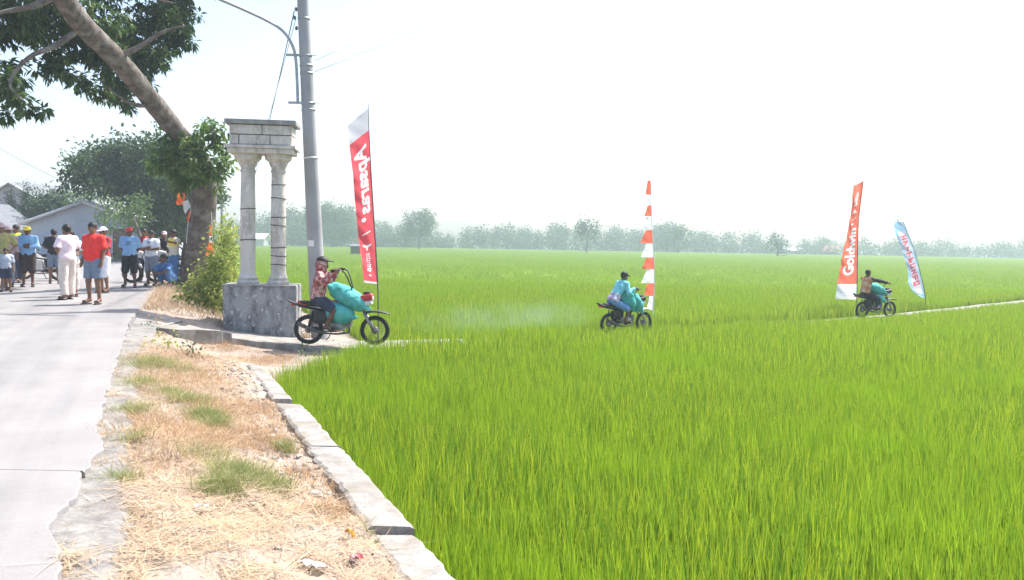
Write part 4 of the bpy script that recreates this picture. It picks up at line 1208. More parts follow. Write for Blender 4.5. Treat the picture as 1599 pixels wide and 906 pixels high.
# far houses and a field hut
hb = P(1297, 396, Y=287); hb.z = -1.2
house('far_house', 'small red-roofed house far beyond the paddies at the right', hb, 3.4, 4.0, 1.8, 1.5, R(75), M_WALLG, M_REDROOF, .5, [(-2, 1.2, 1, 1, 'w')])
hb = P(1238, 396, Y=290); hb.z = -1.2
house('far_house', 'pale-roofed far house left of the red-roofed one', hb, 4.5, 6, 1.7, 1.0, R(80), M_WALLG, M_ROOFW, .5, [(1.5, 1.2, 1, 1, 'w')])
hb = P(404, 378, Y=243); hb.z = -1.2
house('far_house', 'far house with white roof seen between the two columns', hb, 4, 5, 2.6, 1.3, R(80), M_WALLG, M_ROOFW, .5, [(1.5, 1.2, 1, 1, 'w')])
M_HUT = mat('hut_boards', (.05, .075, .06), (.09, .11, .09), scale=5, rough=.8)
hb = P(556, 392, Y=130); hb.z = -1.3
hut = empty('field_hut', hb, R(20)); tag(hut, 'small dark field hut in the paddy beside the mirrored red banner', 'hut')
for x in (-.75, .75):
    for y in (-.6, .6):
        mb = MB(); mb.box((x, y, .9), (.1, .1, 1.8)); mb.build('post', M_HUT, hut)
mb = MB(); mb.box((0, .05, 1.1), (1.35, 1.05, 1.2)); mb.build('boarding', M_HUT, hut)
mb = MB(); mb.rbox((0, 0, 1.86), (2.0, 1.7, .10), .02, Matrix.Rotation(R(7), 3, 'X')); mb.build('roof', M_ROOFG, hut)

# ------------------------------------------------------------------ people
SKIN = mat('brown_skin', (.20, .105, .065), (.25, .135, .085), scale=9, rough=.6)
SKIN2 = mat('dark_brown_skin', (.13, .07, .045), (.17, .09, .06), scale=9, rough=.6)
M_HAIR = mat('black_hair', (.012, .011, .011), (.03, .028, .027), scale=40, rough=.6)
M_EYE = mat('dark_eye', (.01, .01, .01), (.02, .018, .016), scale=40, rough=.3)
M_LIP = mat('lips', (.16, .06, .05), (.2, .08, .06), scale=40, rough=.5)
def cloth(name, c, c2=None, scale=14, **k):
    c2 = c2 or tuple(min(1, x * 1.25 + .01) for x in c)
    return mat(name, c, c2, scale=scale, rough=.85, bump=.15, bscale=60, **k)
M_SOLE = cloth('dark_rubber_sole', (.02, .02, .022))
M_PHONE = mat('phone_body', (.015, .015, .018), (.03, .03, .03), scale=5, rough=.3)

def V3(*a): return np.array(a, float)
def stand(H=1.65, spread=.10, armL='down', armR='down', turn=0.0, lean=0.0, stagger=0.0):
    """joints of a standing figure that faces +y"""
    j = dict(pelvis=V3(0, 0, .92), waist=V3(0, lean * .4, 1.08), chest=V3(0, lean, 1.24), neck=V3(0, lean - .01, 1.40), head=V3(0, lean + .02, 1.545))
    for s, n in ((-1, 'L'), (1, 'R')):
        st = stagger * s
        j['hip' + n] = V3(.088 * s, 0, .88); j['knee' + n] = V3((.05 + spread * .5) * s, .025 + st * .5, .48)
        j['ank' + n] = V3(spread * s, -.02 + st, .085); j['toe' + n] = V3(spread * 1.25 * s, .13 + st, .035)
        j['sh' + n] = V3(.178 * s, lean - .01, 1.355)
        a = armL if s < 0 else armR
        if a == 'down': e, w, h = (.225, lean - .03, 1.09), (.245, lean + .05, .86), (.24, lean + .075, .78)
        elif a == 'cross': e, w, h = (.25, lean + .06, 1.12), (.03, lean + .19, 1.13 + .03 * s), (-.06, lean + .17, 1.15 + .03 * s)
        elif a == 'belly': e, w, h = (.26, lean + .00, 1.12), (.09, lean + .18, 1.03), (.0, lean + .20, 1.03)
        elif a == 'hip': e, w, h = (.33, lean - .06, 1.12), (.19, lean + .05, .97), (.13, lean + .09, .95)
        elif a == 'phone': e, w, h = (.23, lean + .06, 1.12), (.17, lean + .24, 1.33), (.16, lean + .26, 1.41)
        elif a == 'back': e, w, h = (.25, lean - .10, 1.10), (.09, lean - .17, .96), (.0, lean - .17, .95)
        elif a == 'lean': e, w, h = (.32, lean + .16, 1.28), (.40, lean + .38, 1.30), (.42, lean + .45, 1.33)
        elif a == 'pocket': e, w, h = (.26, lean - .05, 1.09), (.20, lean + .03, .88), (.185, lean + .05, .83)
        elif a == 'fwd': e, w, h = (.21, lean + .16, 1.12), (.16, lean + .38, 1.10), (.15, lean + .46, 1.10)
        j['el' + n] = V3(e[0] * s, e[1], e[2]); j['wr' + n] = V3(w[0] * s, w[1], w[2]); j['ha' + n] = V3(h[0] * s, h[1], h[2])
    k = H / 1.65
    return {a: b * k for a, b in j.items()}, k

def person(label, loc, rz, H=1.65, shirt=None, pants=None, sleeve=.55, plen=.62, hair='short', capm=None, skin=SKIN, joints=None, k=None,
           shoes=M_SOLE, loose=.012, res=.019, group='onlookers on the road', yaw=0.0, nod=0.0, belly=0.0, trim=None, hem=.04, prints=None, **pose):
    if joints is None: joints, k = stand(H, **pose)
    J = joints
    root = empty('person', loc, rz); tag(root, label, 'person', group)
    up = J['neck'] - J['pelvis']; up = up / np.linalg.norm(up)
    ri = J['shR'] - J['shL']; ri = ri - up * (ri @ up); ri /= np.linalg.norm(ri)
    fw = np.cross(up, ri)
    T = np.stack([ri, fw, up], 1)
    # head frame
    hu = J['head'] - J['neck']; hu = hu / np.linalg.norm(hu) * .6 + np.array([0, 0, .4]); hu /= np.linalg.norm(hu)
    f0 = J.get('face', fw); f0 = f0 - hu * (f0 @ hu); f0 /= np.linalg.norm(f0)
    r0 = np.cross(f0, hu)
    if yaw:
        c_, s_ = math.cos(yaw), math.sin(yaw); f0, r0 = f0 * c_ + r0 * s_, r0 * c_ - f0 * s_
    if nod:
        c_, s_ = math.cos(nod), math.sin(nod); f0, hu = f0 * c_ - hu * s_, hu * c_ + f0 * s_
    Hm = np.stack([r0, f0, hu], 1)
    hd = J['head']; hp = lambda x, y, z: hd + (r0 * x + f0 * y + hu * z) * k
    def torso(g):
        return [s_ell(J['pelvis'] + up * .015 * k, V3(.158 + g, .112 + g, .125 + g) * k, T),
                s_ell(J['waist'] + fw * (.012 + belly * .5) * k, V3(.142 + g + belly * .5, .102 + g + belly, .17 + g) * k, T),
                s_ell(J['chest'] + fw * .008 * k, V3(.165 + g, .112 + g, .175 + g) * k, T),
                s_cone(J['shL'] - up * .022 * k, J['shR'] - up * .022 * k, (.054 + g * .6) * k, (.054 + g * .6) * k),
                s_cone(J['shL'] - up * .015 * k, J['neck'], (.050 + g * .5) * k, (.056 + g * .3) * k), s_cone(J['shR'] - up * .015 * k, J['neck'], (.050 + g * .5) * k, (.056 + g * .3) * k)]
    def leg(n, g=0):
        return [s_cone(J['hip' + n], J['knee' + n], (.088 + g) * k, (.056 + g) * k), s_cone(J['knee' + n], J['ank' + n], (.054 + g) * k, (.034 + g) * k)]
    def arm(n, g=0):
        return [s_cone(J['sh' + n], J['el' + n], (.05 + g) * k, (.039 + g) * k), s_cone(J['el' + n], J['wr' + n], (.039 + g) * k, (.026 + g) * k)]
    body = torso(0)
    for n in 'LR':
        body += leg(n) + arm(n)
        calf = J['knee' + n] * .7 + J['ank' + n] * .3
        body.append(s_ell(calf - np.array([0, 0, 0]) , V3(.05, .05, .10) * k))
        body.append(s_cone(J['ank' + n], J['toe' + n], .04 * k, .03 * k))
        body.append(s_cone(J['wr' + n], J['wr' + n] * .35 + J['ha' + n] * .65, .026 * k, .034 * k))
    body += [s_cone(J['neck'] - up * .03 * k, hp(0, -.005, -.04), .056 * k, .05 * k), s_ell(hp(0, -.005, .025), V3(.077, .096, .10) * k, Hm), s_ell(hp(0, .03, -.05), V3(.057, .064, .066) * k, Hm),
             s_cone(hp(0, .092, .012), hp(0, .112, -.022), .010 * k, .016 * k), s_ell(hp(.078, -.005, -.005), V3(.012, .024, .034) * k, Hm), s_ell(hp(-.078, -.005, -.005), V3(.012, .024, .034) * k, Hm), s_ell(hp(0, .07, -.062), V3(.028, .025, .012) * k, Hm)]
    allp = np.array([v for a, v in J.items() if a != 'face'])
    lo = allp.min(0) - .19 * k; hi = allp.max(0) + .19 * k
    bm_ = surf('body', s_un(body, .028 * k), lo, hi, res)
    # fingers, rooted in the palm
    fb = MB()
    for n in 'LR':
        d = J['ha' + n] - J['wr' + n]; d = d / np.linalg.norm(d)
        inn = np.cross(d, fw); inn = inn / (np.linalg.norm(inn) + 1e-6); curl = np.cross(inn, d)
        if (curl @ fw) < 0: curl = -curl
        pal = J['wr' + n] * .45 + J['ha' + n] * .55
        for q, (o_, ln) in enumerate(((-.028, .062), (-.010, .074), (.009, .070), (.027, .055))):
            a = pal + inn * o_ * k + d * .012 * k; m1 = a + d * ln * .55 * k + curl * .006 * k; e_ = m1 + d * ln * .35 * k + curl * ln * .35 * k
            fb.tube([a, m1, e_], [.0095 * k, .0088 * k, .0065 * k], 6)
        a = pal - d * .025 * k + inn * .024 * k; m1 = a + inn * .026 * k + d * .024 * k + curl * .01 * k; e_ = m1 + d * .028 * k + curl * .012 * k
        fb.tube([a, m1, e_], [.012 * k, .010 * k, .007 * k], 6)
    bm = bmesh.new(); bm.from_mesh(bm_); tmp = bpy.data.meshes.new('t'); tmp.from_pydata(fb.v, [], fb.f); bm.from_mesh(tmp); bm.to_mesh(bm_); bm.free(); bpy.data.meshes.remove(tmp)
    for p_ in bm_.polygons: p_.use_smooth = True
    bo = link('body', bm_, skin, root)
    for s in (-1, 1):
        ft = MB(); ft.ell(hp(.03 * s, .083, .012), (.013 * k, .010 * k, .007 * k), None, 8, 5); ft.build('eye', M_EYE, bo)
    ft = MB(); ft.ell(hp(0, .092, -.062), (.024 * k, .010 * k, .006 * k), None, 8, 5); ft.build('mouth', M_LIP, bo)
    # shirt
    g = .016 + loose
    if shirt is not None:
        f = s_un(torso(g), .04 * k)
        hz_ = J['pelvis'] - up * hem * k
        f = s_cut(f, hz_, -up)
        f = s_cut(f, J['neck'] + up * .045 * k, up)
        sl = []
        for n in 'LR':
            if sleeve <= .5:
                e_ = J['sh' + n] + (J['el' + n] - J['sh' + n]) * (sleeve * 2)
                c_ = s_cone(J['sh' + n], e_, (.050 + g * .6) * k, (.052 + g) * k); sl.append(s_cut(c_, e_, J['el' + n] - J['sh' + n]))
            else:
                e_ = J['el' + n] + (J['wr' + n] - J['el' + n]) * (sleeve - .5) * 2
                sl.append(s_cone(J['sh' + n], J['el' + n], (.050 + g * .6) * k, (.042 + g * .8) * k))
                c_ = s_cone(J['el' + n], e_, (.042 + g * .8) * k, (.03 + g * .7) * k); sl.append(s_cut(c_, e_, J['wr' + n] - J['el' + n]))
        f2 = s_wrinkle(s_wrinkle(s_un([f] + sl, .03 * k), .007, 13 / k, len(label)), .0035, 31 / k, 5)
        tl = surf('shirt', f2, lo - .03, hi + .03, res); so = link('shirt', tl, shirt, root)
        if trim is not None:
            for (z0, z1, mm, gg) in trim:      # bands across the chest
                fb_ = s_un(torso(g + gg), .04 * k); fb_ = s_cut(fb_, J['pelvis'] + up * z1 * k, up); fb_ = s_cut(fb_, J['pelvis'] + up * z0 * k, -up)
                link('shirt_band', surf('shirt_band', fb_, lo - .03, hi + .03, res), mm, so)
        for (xa, xb, z0, z1, mm) in (prints or ()):
            fb_ = s_un(torso(g + .006), .04 * k)
            for o_, n_ in ((J['pelvis'] + up * z1 * k, up), (J['pelvis'] + up * z0 * k, -up), (J['pelvis'] + ri * xb * k, ri), (J['pelvis'] + ri * xa * k, -ri), (J['pelvis'] + fw * .02, -fw)): fb_ = s_cut(fb_, o_, n_)
            ce = J['chest'] + fw * .12 * k
            link('shirt_print', surf('shirt_print', fb_, ce - .26, ce + .26, .012), mm, so)
    if pants is not None:
        fs = [s_ell(J['pelvis'] - up * .0 * k, V3(.168 + loose, .122 + loose, .12) * k, T)]
        for n in 'LR':
            pl_ = plen * 2
            e_ = J['hip' + n] + (J['knee' + n] - J['hip' + n]) * min(pl_, 1)
            c_ = s_cone(J['hip' + n], e_, (.096 + loose) * k, (.072 + loose * 1.3) * k)
            if pl_ <= 1: c_ = s_cut(c_, e_, J['knee' + n] - J['hip' + n]); fs.append(c_)
            else:
                fs.append(c_); e2 = J['knee' + n] + (J['ank' + n] - J['knee' + n]) * (pl_ - 1)
                c_ = s_cone(J['knee' + n], e2, (.068 + loose * 1.3) * k, (.05 + loose * 1.3) * k); fs.append(s_cut(c_, e2, J['ank' + n] - J['knee' + n]))
        f = s_wrinkle(s_wrinkle(s_un(fs, .025 * k), .006, 13 / k, 3 + len(label)), .003, 29 / k, 2)
        link('trousers' if plen > .8 else 'shorts', surf('trousers', f, lo - .03, hi + .03, res), pants, root)
    # hair or headgear
    hl_, hh_ = hd - .22 * k, hd + .22 * k
    f = s_ell(hp(0, -.012, .035), V3(.088, .104, .108) * k, Hm)
    f = s_cut(f, hp(0, .055, .03), f0 * .8 - hu * .75)
    f = s_cut(f, hp(0, -.05, -.06), -hu)
    if hair != 'hood': link('hair', surf('hair', s_wrinkle(f, .004, 40), hl_, hh_, .012), M_HAIR, bo)
    if hair in ('cap', 'hat', 'capback'):
        s_ = -1 if hair == 'capback' else 1
        f = s_cut(s_ell(hp(0, -.005, .04), V3(.095, .112, .105) * k, Hm), hp(0, 0, .045), -hu)
        br = s_ell(hp(0, .12 * s_, .05), V3(.075, .085, .012) * k, Hm) if hair != 'hat' else s_ell(hp(0, 0, .05), V3(.17, .18, .014) * k, Hm)
        link('cap', surf('cap', s_un([f, br], .015), hl_ - .06, hh_ + .06, .011), capm, root)
    if hair == 'hood':
        f = s_un([s_ell(hp(0, -.012, .0), V3(.105, .125, .15) * k, Hm), s_cone(hp(0, -.02, -.06), J['neck'] + up * .0, .09 * k, .11 * k)], .04)
        f3 = lambda p, f=f: np.maximum(f(p), -s_ell(hp(0, .12, .0), V3(.058, .09, .075) * k, Hm)(p))
        link('hood', surf('hood', f3, hl_ - .1, hh_ + .06, .011), capm, root)
        f = s_cut(s_ell(hp(0, -.005, .05), V3(.112, .128, .115) * k, Hm), hp(0, 0, .075), -hu)
        br = s_ell(hp(0, .14, .082), V3(.075, .07, .012) * k, Hm)
        link('cap', surf('cap', s_un([f, br], .015), hl_ - .06, hh_ + .06, .011), M_HAIR, root)
    if shoes is not None:
        for n in 'LR':
            d = J['toe' + n] - J['ank' + n]; a = J['ank' + n] - d * .25; b_ = J['toe' + n] + d * .15
            flat = np.array([d[0], d[1], 0]); L_ = np.linalg.norm(flat) + 1e-6
            drop = J.get('sole' + n, None)
            mbs = MB(); c = (J['ank' + n] + J['toe' + n]) / 2; c = c + flat * .06
            z_ = min(J['ank' + n][2] - .04 * k, J['toe' + n][2] - .03 * k) + .008
            mbs.ell((c[0], c[1], z_), (.145 * k, .052 * k, .016 * k), Matrix.Rotation(math.atan2(flat[1], flat[0]), 3, 'Z'), 14, 6)
            mbs.ell((c[0] + flat[0] / L_ * .05, c[1] + flat[1] / L_ * .05, z_ + .045 * k), (.03 * k, .048 * k, .03 * k), Matrix.Rotation(math.atan2(flat[1], flat[0]), 3, 'Z'), 10, 6)
            mbs.build('sandal', shoes, root)
    return root

def spot(px, py, Y=None):
    if Y is None: return P(px, py, 0.0)
    p = P(px, py, Y=Y); p.z = 0.0; return p
C_RED = cloth('red_tee', (.70, .035, .03)); C_JEAN = cloth('faded_denim', (.16, .20, .27)); C_WHITE = cloth('white_tee', (.70, .70, .74)); C_CREAM = cloth('cream_trousers', (.60, .53, .48))
C_BLACK = cloth('black_tee', (.02, .02, .026)); C_BLUE = cloth('light_blue_shirt', (.20, .37, .60)); C_DARK = cloth('dark_brown_shorts', (.045, .032, .028)); C_NAVY = cloth('navy_shorts', (.03, .04, .07))
C_OLIVE = cloth('olive_shirt', (.30, .28, .11)); C_PINK = cloth('dusty_pink_cloth', (.45, .33, .33)); C_GREY = cloth('grey_blue_tee', (.36, .40, .48)); C_ORANGE = cloth('orange_red_cloth', (.65, .09, .04)); C_NEON = cloth('neon_yellow_cloth', (.62, .72, .06))
C_YELLOW = cloth('yellow_cap_cloth', (.72, .55, .04)); C_YSH = cloth('mustard_yellow_cloth', (.62, .47, .06)); C_BEIGE = cloth('beige_shirt', (.52, .50, .42)); C_BL2 = cloth('blue_cotton', (.06, .15, .32)); C_LIPRED = cloth('red_cap_cloth', (.55, .04, .04))
C_PINKW = cloth('pinkish_white_tee', (.72, .60, .66)); C_MAROON = cloth('maroon_tee', (.32, .03, .04)); C_GREYSH = cloth('grey_shorts', (.22, .24, .28))
FACE = math.pi     # facing the camera

red = person('man in a bright red tee and denim shorts standing mid-road', spot(147, 475), FACE + R(-14), 1.66, C_RED, C_JEAN, .42, .44, 'short', skin=SKIN, armL='down', armR='down', spread=.12, yaw=R(-25), loose=.022, belly=.03)
person('person in white tee and cream trousers standing left of the red tee', spot(106, 468), FACE + R(-115), 1.62, C_PINKW, C_CREAM, .42, .97, 'short', armL='belly', armR='belly', spread=.12, stagger=.05, loose=.02)
person('person in white tee half hidden behind the cream trousers', spot(112, 468, 19.2), FACE + R(20), 1.50, C_WHITE, C_CREAM, .42, .9, 'short', armL='belly', armR='down')
person('person in black tee and jean shorts with back turned by the parked motorbike', spot(85, 443), R(20), 1.56, C_BLACK, C_JEAN, .45, .46, 'short', armL='belly', armR='belly', spread=.11)
person('person in light blue long sleeves and yellow cap with folded arms', spot(44, 448), FACE + R(20), 1.60, C_BLUE, C_DARK, .92, .62, 'cap', C_YELLOW, SKIN2, armL='cross', armR='cross', spread=.11, loose=.024)
person('person in black, neon and orange top behind the yellow cap', spot(27, 440, 24.2), FACE + R(-10), 1.66, C_BLACK, C_NAVY, .45, .95, 'short', trim=[(.28, .52, C_NEON, .006), (-.02, .26, C_ORANGE, .006)], armL='down', armR='down')
person('person in olive shirt cut by the left edge', spot(3, 458, 20.9), FACE + R(40), 1.66, C_OLIVE, C_GREYSH, .45, .6, 'cap', C_PINK, armL='hip', armR='down')
person('person in dusty pink hat and top behind the olive shirt', spot(13, 452, 22.2), FACE + R(15), 1.60, C_PINK, C_GREYSH, .8, .95, 'hat', C_PINK, armL='down', armR='belly')
person('small child in grey-blue tee and dark shorts at the left edge', spot(10, 456), FACE + R(30), 1.06, C_GREY, C_NAVY, .45, .45, 'short', armL='down', armR='down', spread=.13, res=.015, loose=.02)
person('person in maroon tee and white cap holding up a phone behind the red tee', spot(163, 455, 20.6), FACE + R(-30), 1.60, C_MAROON, C_WHITE, .45, .6, 'cap', C_WHITE, armL='phone', armR='down')
person('person in blue tee, black shorts and red cap standing alone right of the red tee', spot(203, 449), FACE + R(10), 1.62, C_BLUE, C_BLACK, .44, .56, 'cap', C_LIPRED, SKIN2, armL='back', armR='back', spread=.13, loose=.022, prints=[(-.07, .07, .33, .36, C_NAVY), (-.06, .08, .27, .295, C_NAVY)])
person('person in white tee and grey shorts with folded arms near the tree', spot(237, 447), FACE + R(-12), 1.56, C_WHITE, C_GREYSH, .44, .52, 'short', skin=SKIN, armL='cross', armR='cross', spread=.12, loose=.022, prints=[(-.05, .04, .36, .43, C_GREYSH)])
person('person in dark maroon top peering from behind the folded-arms white tee', spot(226, 446, 26.0), FACE + R(10), 1.62, C_MAROON, C_NAVY, .45, .95, 'short', armL='down', armR='down')
person('person in black tee standing behind the parked motorbike by the tree', spot(257, 446, 26.6), FACE + R(25), 1.56, C_BLACK, C_JEAN, .45, .95, 'cap', C_PINK, armL='fwd', armR='fwd')
person('person in beige and mustard shirt with black cap leaning on the trunk', spot(272, 446, 24.3), FACE + R(-35), 1.60, C_BEIGE, C_BL2, .45, .95, 'cap', M_HAIR, SKIN2, armL='lean', armR='belly', trim=[(.26, .50, C_YSH, .005)])
# squatting figure by the trunk
sq = dict(pelvis=V3(0, -.12, .26), waist=V3(0, -.05, .38), chest=V3(0, .06, .52), neck=V3(0, .13, .66), head=V3(0, .17, .80), face=V3(0, 1, -.1))
for s, n in ((-1, 'L'), (1, 'R')):
    sq['hip' + n] = V3(.09 * s, -.12, .24); sq['knee' + n] = V3(.19 * s, .24, .46); sq['ank' + n] = V3(.13 * s, .03, .085); sq['toe' + n] = V3(.17 * s, .19, .035)
    sq['sh' + n] = V3(.175 * s, .10, .60); sq['el' + n] = V3(.24 * s, .30, .46); sq['wr' + n] = V3(.10 * s, .44, .40); sq['ha' + n] = V3(.02 * s, .48, .40)
person('person in dark blue squatting at the foot of the tree', spot(262, 448), FACE + R(-20), shirt=C_BL2, pants=C_BL2, sleeve=.45, plen=.9, hair='short', skin=SKIN2, joints=sq, k=.98)

# ------------------------------------------------------------------ motorbikes
M_TYRE = mat('tyre_rubber', (.022, .022, .022), (.045, .043, .04), scale=25, rough=.9, bump=.4, bscale=60)
M_CHROME = mat('dull_chrome', (.20, .20, .20), (.32, .31, .30), scale=12, rough=.45, metal=.7)
M_RIM = mat('worn_rim', (.07, .07, .07), (.16, .155, .15), scale=20, rough=.5, metal=.5)
M_FRAME = mat('black_frame_paint', (.015, .015, .016), (.035, .033, .032), scale=12, rough=.5)
M_ENG = mat('engine_alloy', (.26, .26, .26), (.38, .37, .36), scale=18, rough=.55, metal=.4, bump=.3)
M_SEATM = mat('seat_vinyl', (.018, .018, .019), (.03, .03, .03), scale=20, rough=.6)
M_REDP = mat('red_plastic', (.50, .03, .035), (.56, .05, .05), scale=8, rough=.4)
M_WHP = mat('white_plastic', (.62, .61, .61), (.70, .69, .68), scale=8, rough=.4)
M_LENS = mat('lamp_lens', (.55, .56, .55), (.65, .65, .62), scale=4, rough=.15, spec=.6)
M_DKPL = mat('dark_plastic', (.03, .03, .034), (.05, .05, .055), scale=8, rough=.5)
M_SACK = mat('turquoise_sack', (.045, .34, .33), (.09, .44, .42), scale=7, rough=.7, spec=.15, bump=.6, bscale=16, c3=(.12, .46, .45), bigscale=3)

WHEEL = {}
def wheel_mesh(Rw):
    if Rw in WHEEL: return WHEEL[Rw]
    def ring(R0, r, w, n=36, m=8):
        V = []; Fs = []
        for i in range(n):
            a = 2 * math.pi * i / n
            for q in range(m):
                b_ = 2 * math.pi * q / m
                rr = R0 + r * math.cos(b_); V.append((rr * math.cos(a), w * math.sin(b_), rr * math.sin(a)))
        for i in range(n):
            for q in range(m):
                Fs.append((i * m + q, i * m + (q + 1) % m, ((i + 1) % n) * m + (q + 1) % m, ((i + 1) % n) * m + q))
        return V, Fs
    t = MB(); t.add(*ring(Rw - .033, .034, .038), True)
    for i in range(48):    # tread blocks
        a = 2 * math.pi * i / 48; 
        t.box((math.cos(a) * (Rw - .004), .012 * (1 if i % 2 else -1), math.sin(a) * (Rw - .004)), (.016, .03, .016), Matrix.Rotation(-a, 3, 'Y'))
    rm = MB(); rm.add(*ring(Rw - .072, .012, .022), True)
    sp = MB()
    for i in range(28):
        a = 2 * math.pi * i / 28; b_ = a + (.35 if i % 2 else -.35)
        sp.tube([(math.cos(b_) * .035, .03 * (1 if i % 4 < 2 else -1), math.sin(b_) * .035), (math.cos(a) * (Rw - .075), 0, math.sin(a) * (Rw - .075))], .0028, 4, False)
    hb_ = MB(); Mx = Matrix.Rotation(R(90), 4, 'X')
    hb_.lathe([(.02, -.09), (.02, -.05), (.065, -.045), (.07, -.03), (.04, -.02), (.04, .02), (.07, .03), (.065, .045), (.02, .05), (.02, .09)], 18, Mx)
    out = []
    for mb, nm in ((hb_, 'wheel'), (t, 'tyre'), (rm, 'rim'), (sp, 'spokes')):
        o = mb.build(nm, {'wheel': M_ENG, 'tyre': M_TYRE, 'rim': M_RIM, 'spokes': M_RIM}[nm]); out.append(o.data); bpy.data.objects.remove(o)
    WHEEL[Rw] = out
    return out
def wheel(Rw, x, parent):
    h, t, r_, s_ = wheel_mesh(Rw)
    w = link('wheel', h, None, parent); w.location = (x, 0, Rw)
    for nm, me in (('tyre', t), ('rim', r_), ('spokes', s_)): tag(link(nm, me, None, w), kind='stuff' if nm == 'spokes' else None)
    return w

def sack(parent, c, L_, r, tilt, yawd=0, name='sack', squash=.85, label=None, seed=0, sag=.03):
    """plump woven bag with gathered ends"""
    f = s_ell((0, 0, 0), (L_ / 2, r, r * squash))
    pw = 2.6
    def f(p):
        q = np.abs(p) / np.array([L_ / 2, r, r * squash])
        k_ = (q[:, 0] ** pw + (q[:, 1] ** 2 + q[:, 2] ** 2) ** (pw / 2)) ** (1 / pw)
        d = (k_ - 1) * r
        return d + .016 * wob(p, 7, seed) + .009 * wob(p, 19, seed + 2) + .010 * np.abs(wob(p * np.array([.4, 1, 1]), 13, seed + 5)) + .02 * np.abs(np.sin(np.arctan2(p[:, 2], p[:, 1]) * 4)) * sst(.55, 1.0, np.abs(p[:, 0]) / (L_ / 2))
    ear = [s_cone((L_ / 2 - .05, s * r * .35, 0), (L_ / 2 + .05, s * r * .6, .0), .05, .02) for s in (-1, 1)] + [s_cone((-L_ / 2 + .05, s * r * .35, 0), (-L_ / 2 - .05, s * r * .6, .0), .05, .02) for s in (-1, 1)]
    me = surf(name, s_un([f] + ear, .05), (-L_ / 2 - .12, -r - .08, -r - .08), (L_ / 2 + .12, r + .08, r + .08), .022)
    o = link(name, me, M_SACK, parent)
    o.location = c; o.rotation_euler = (0, tilt, R(yawd))
    return o

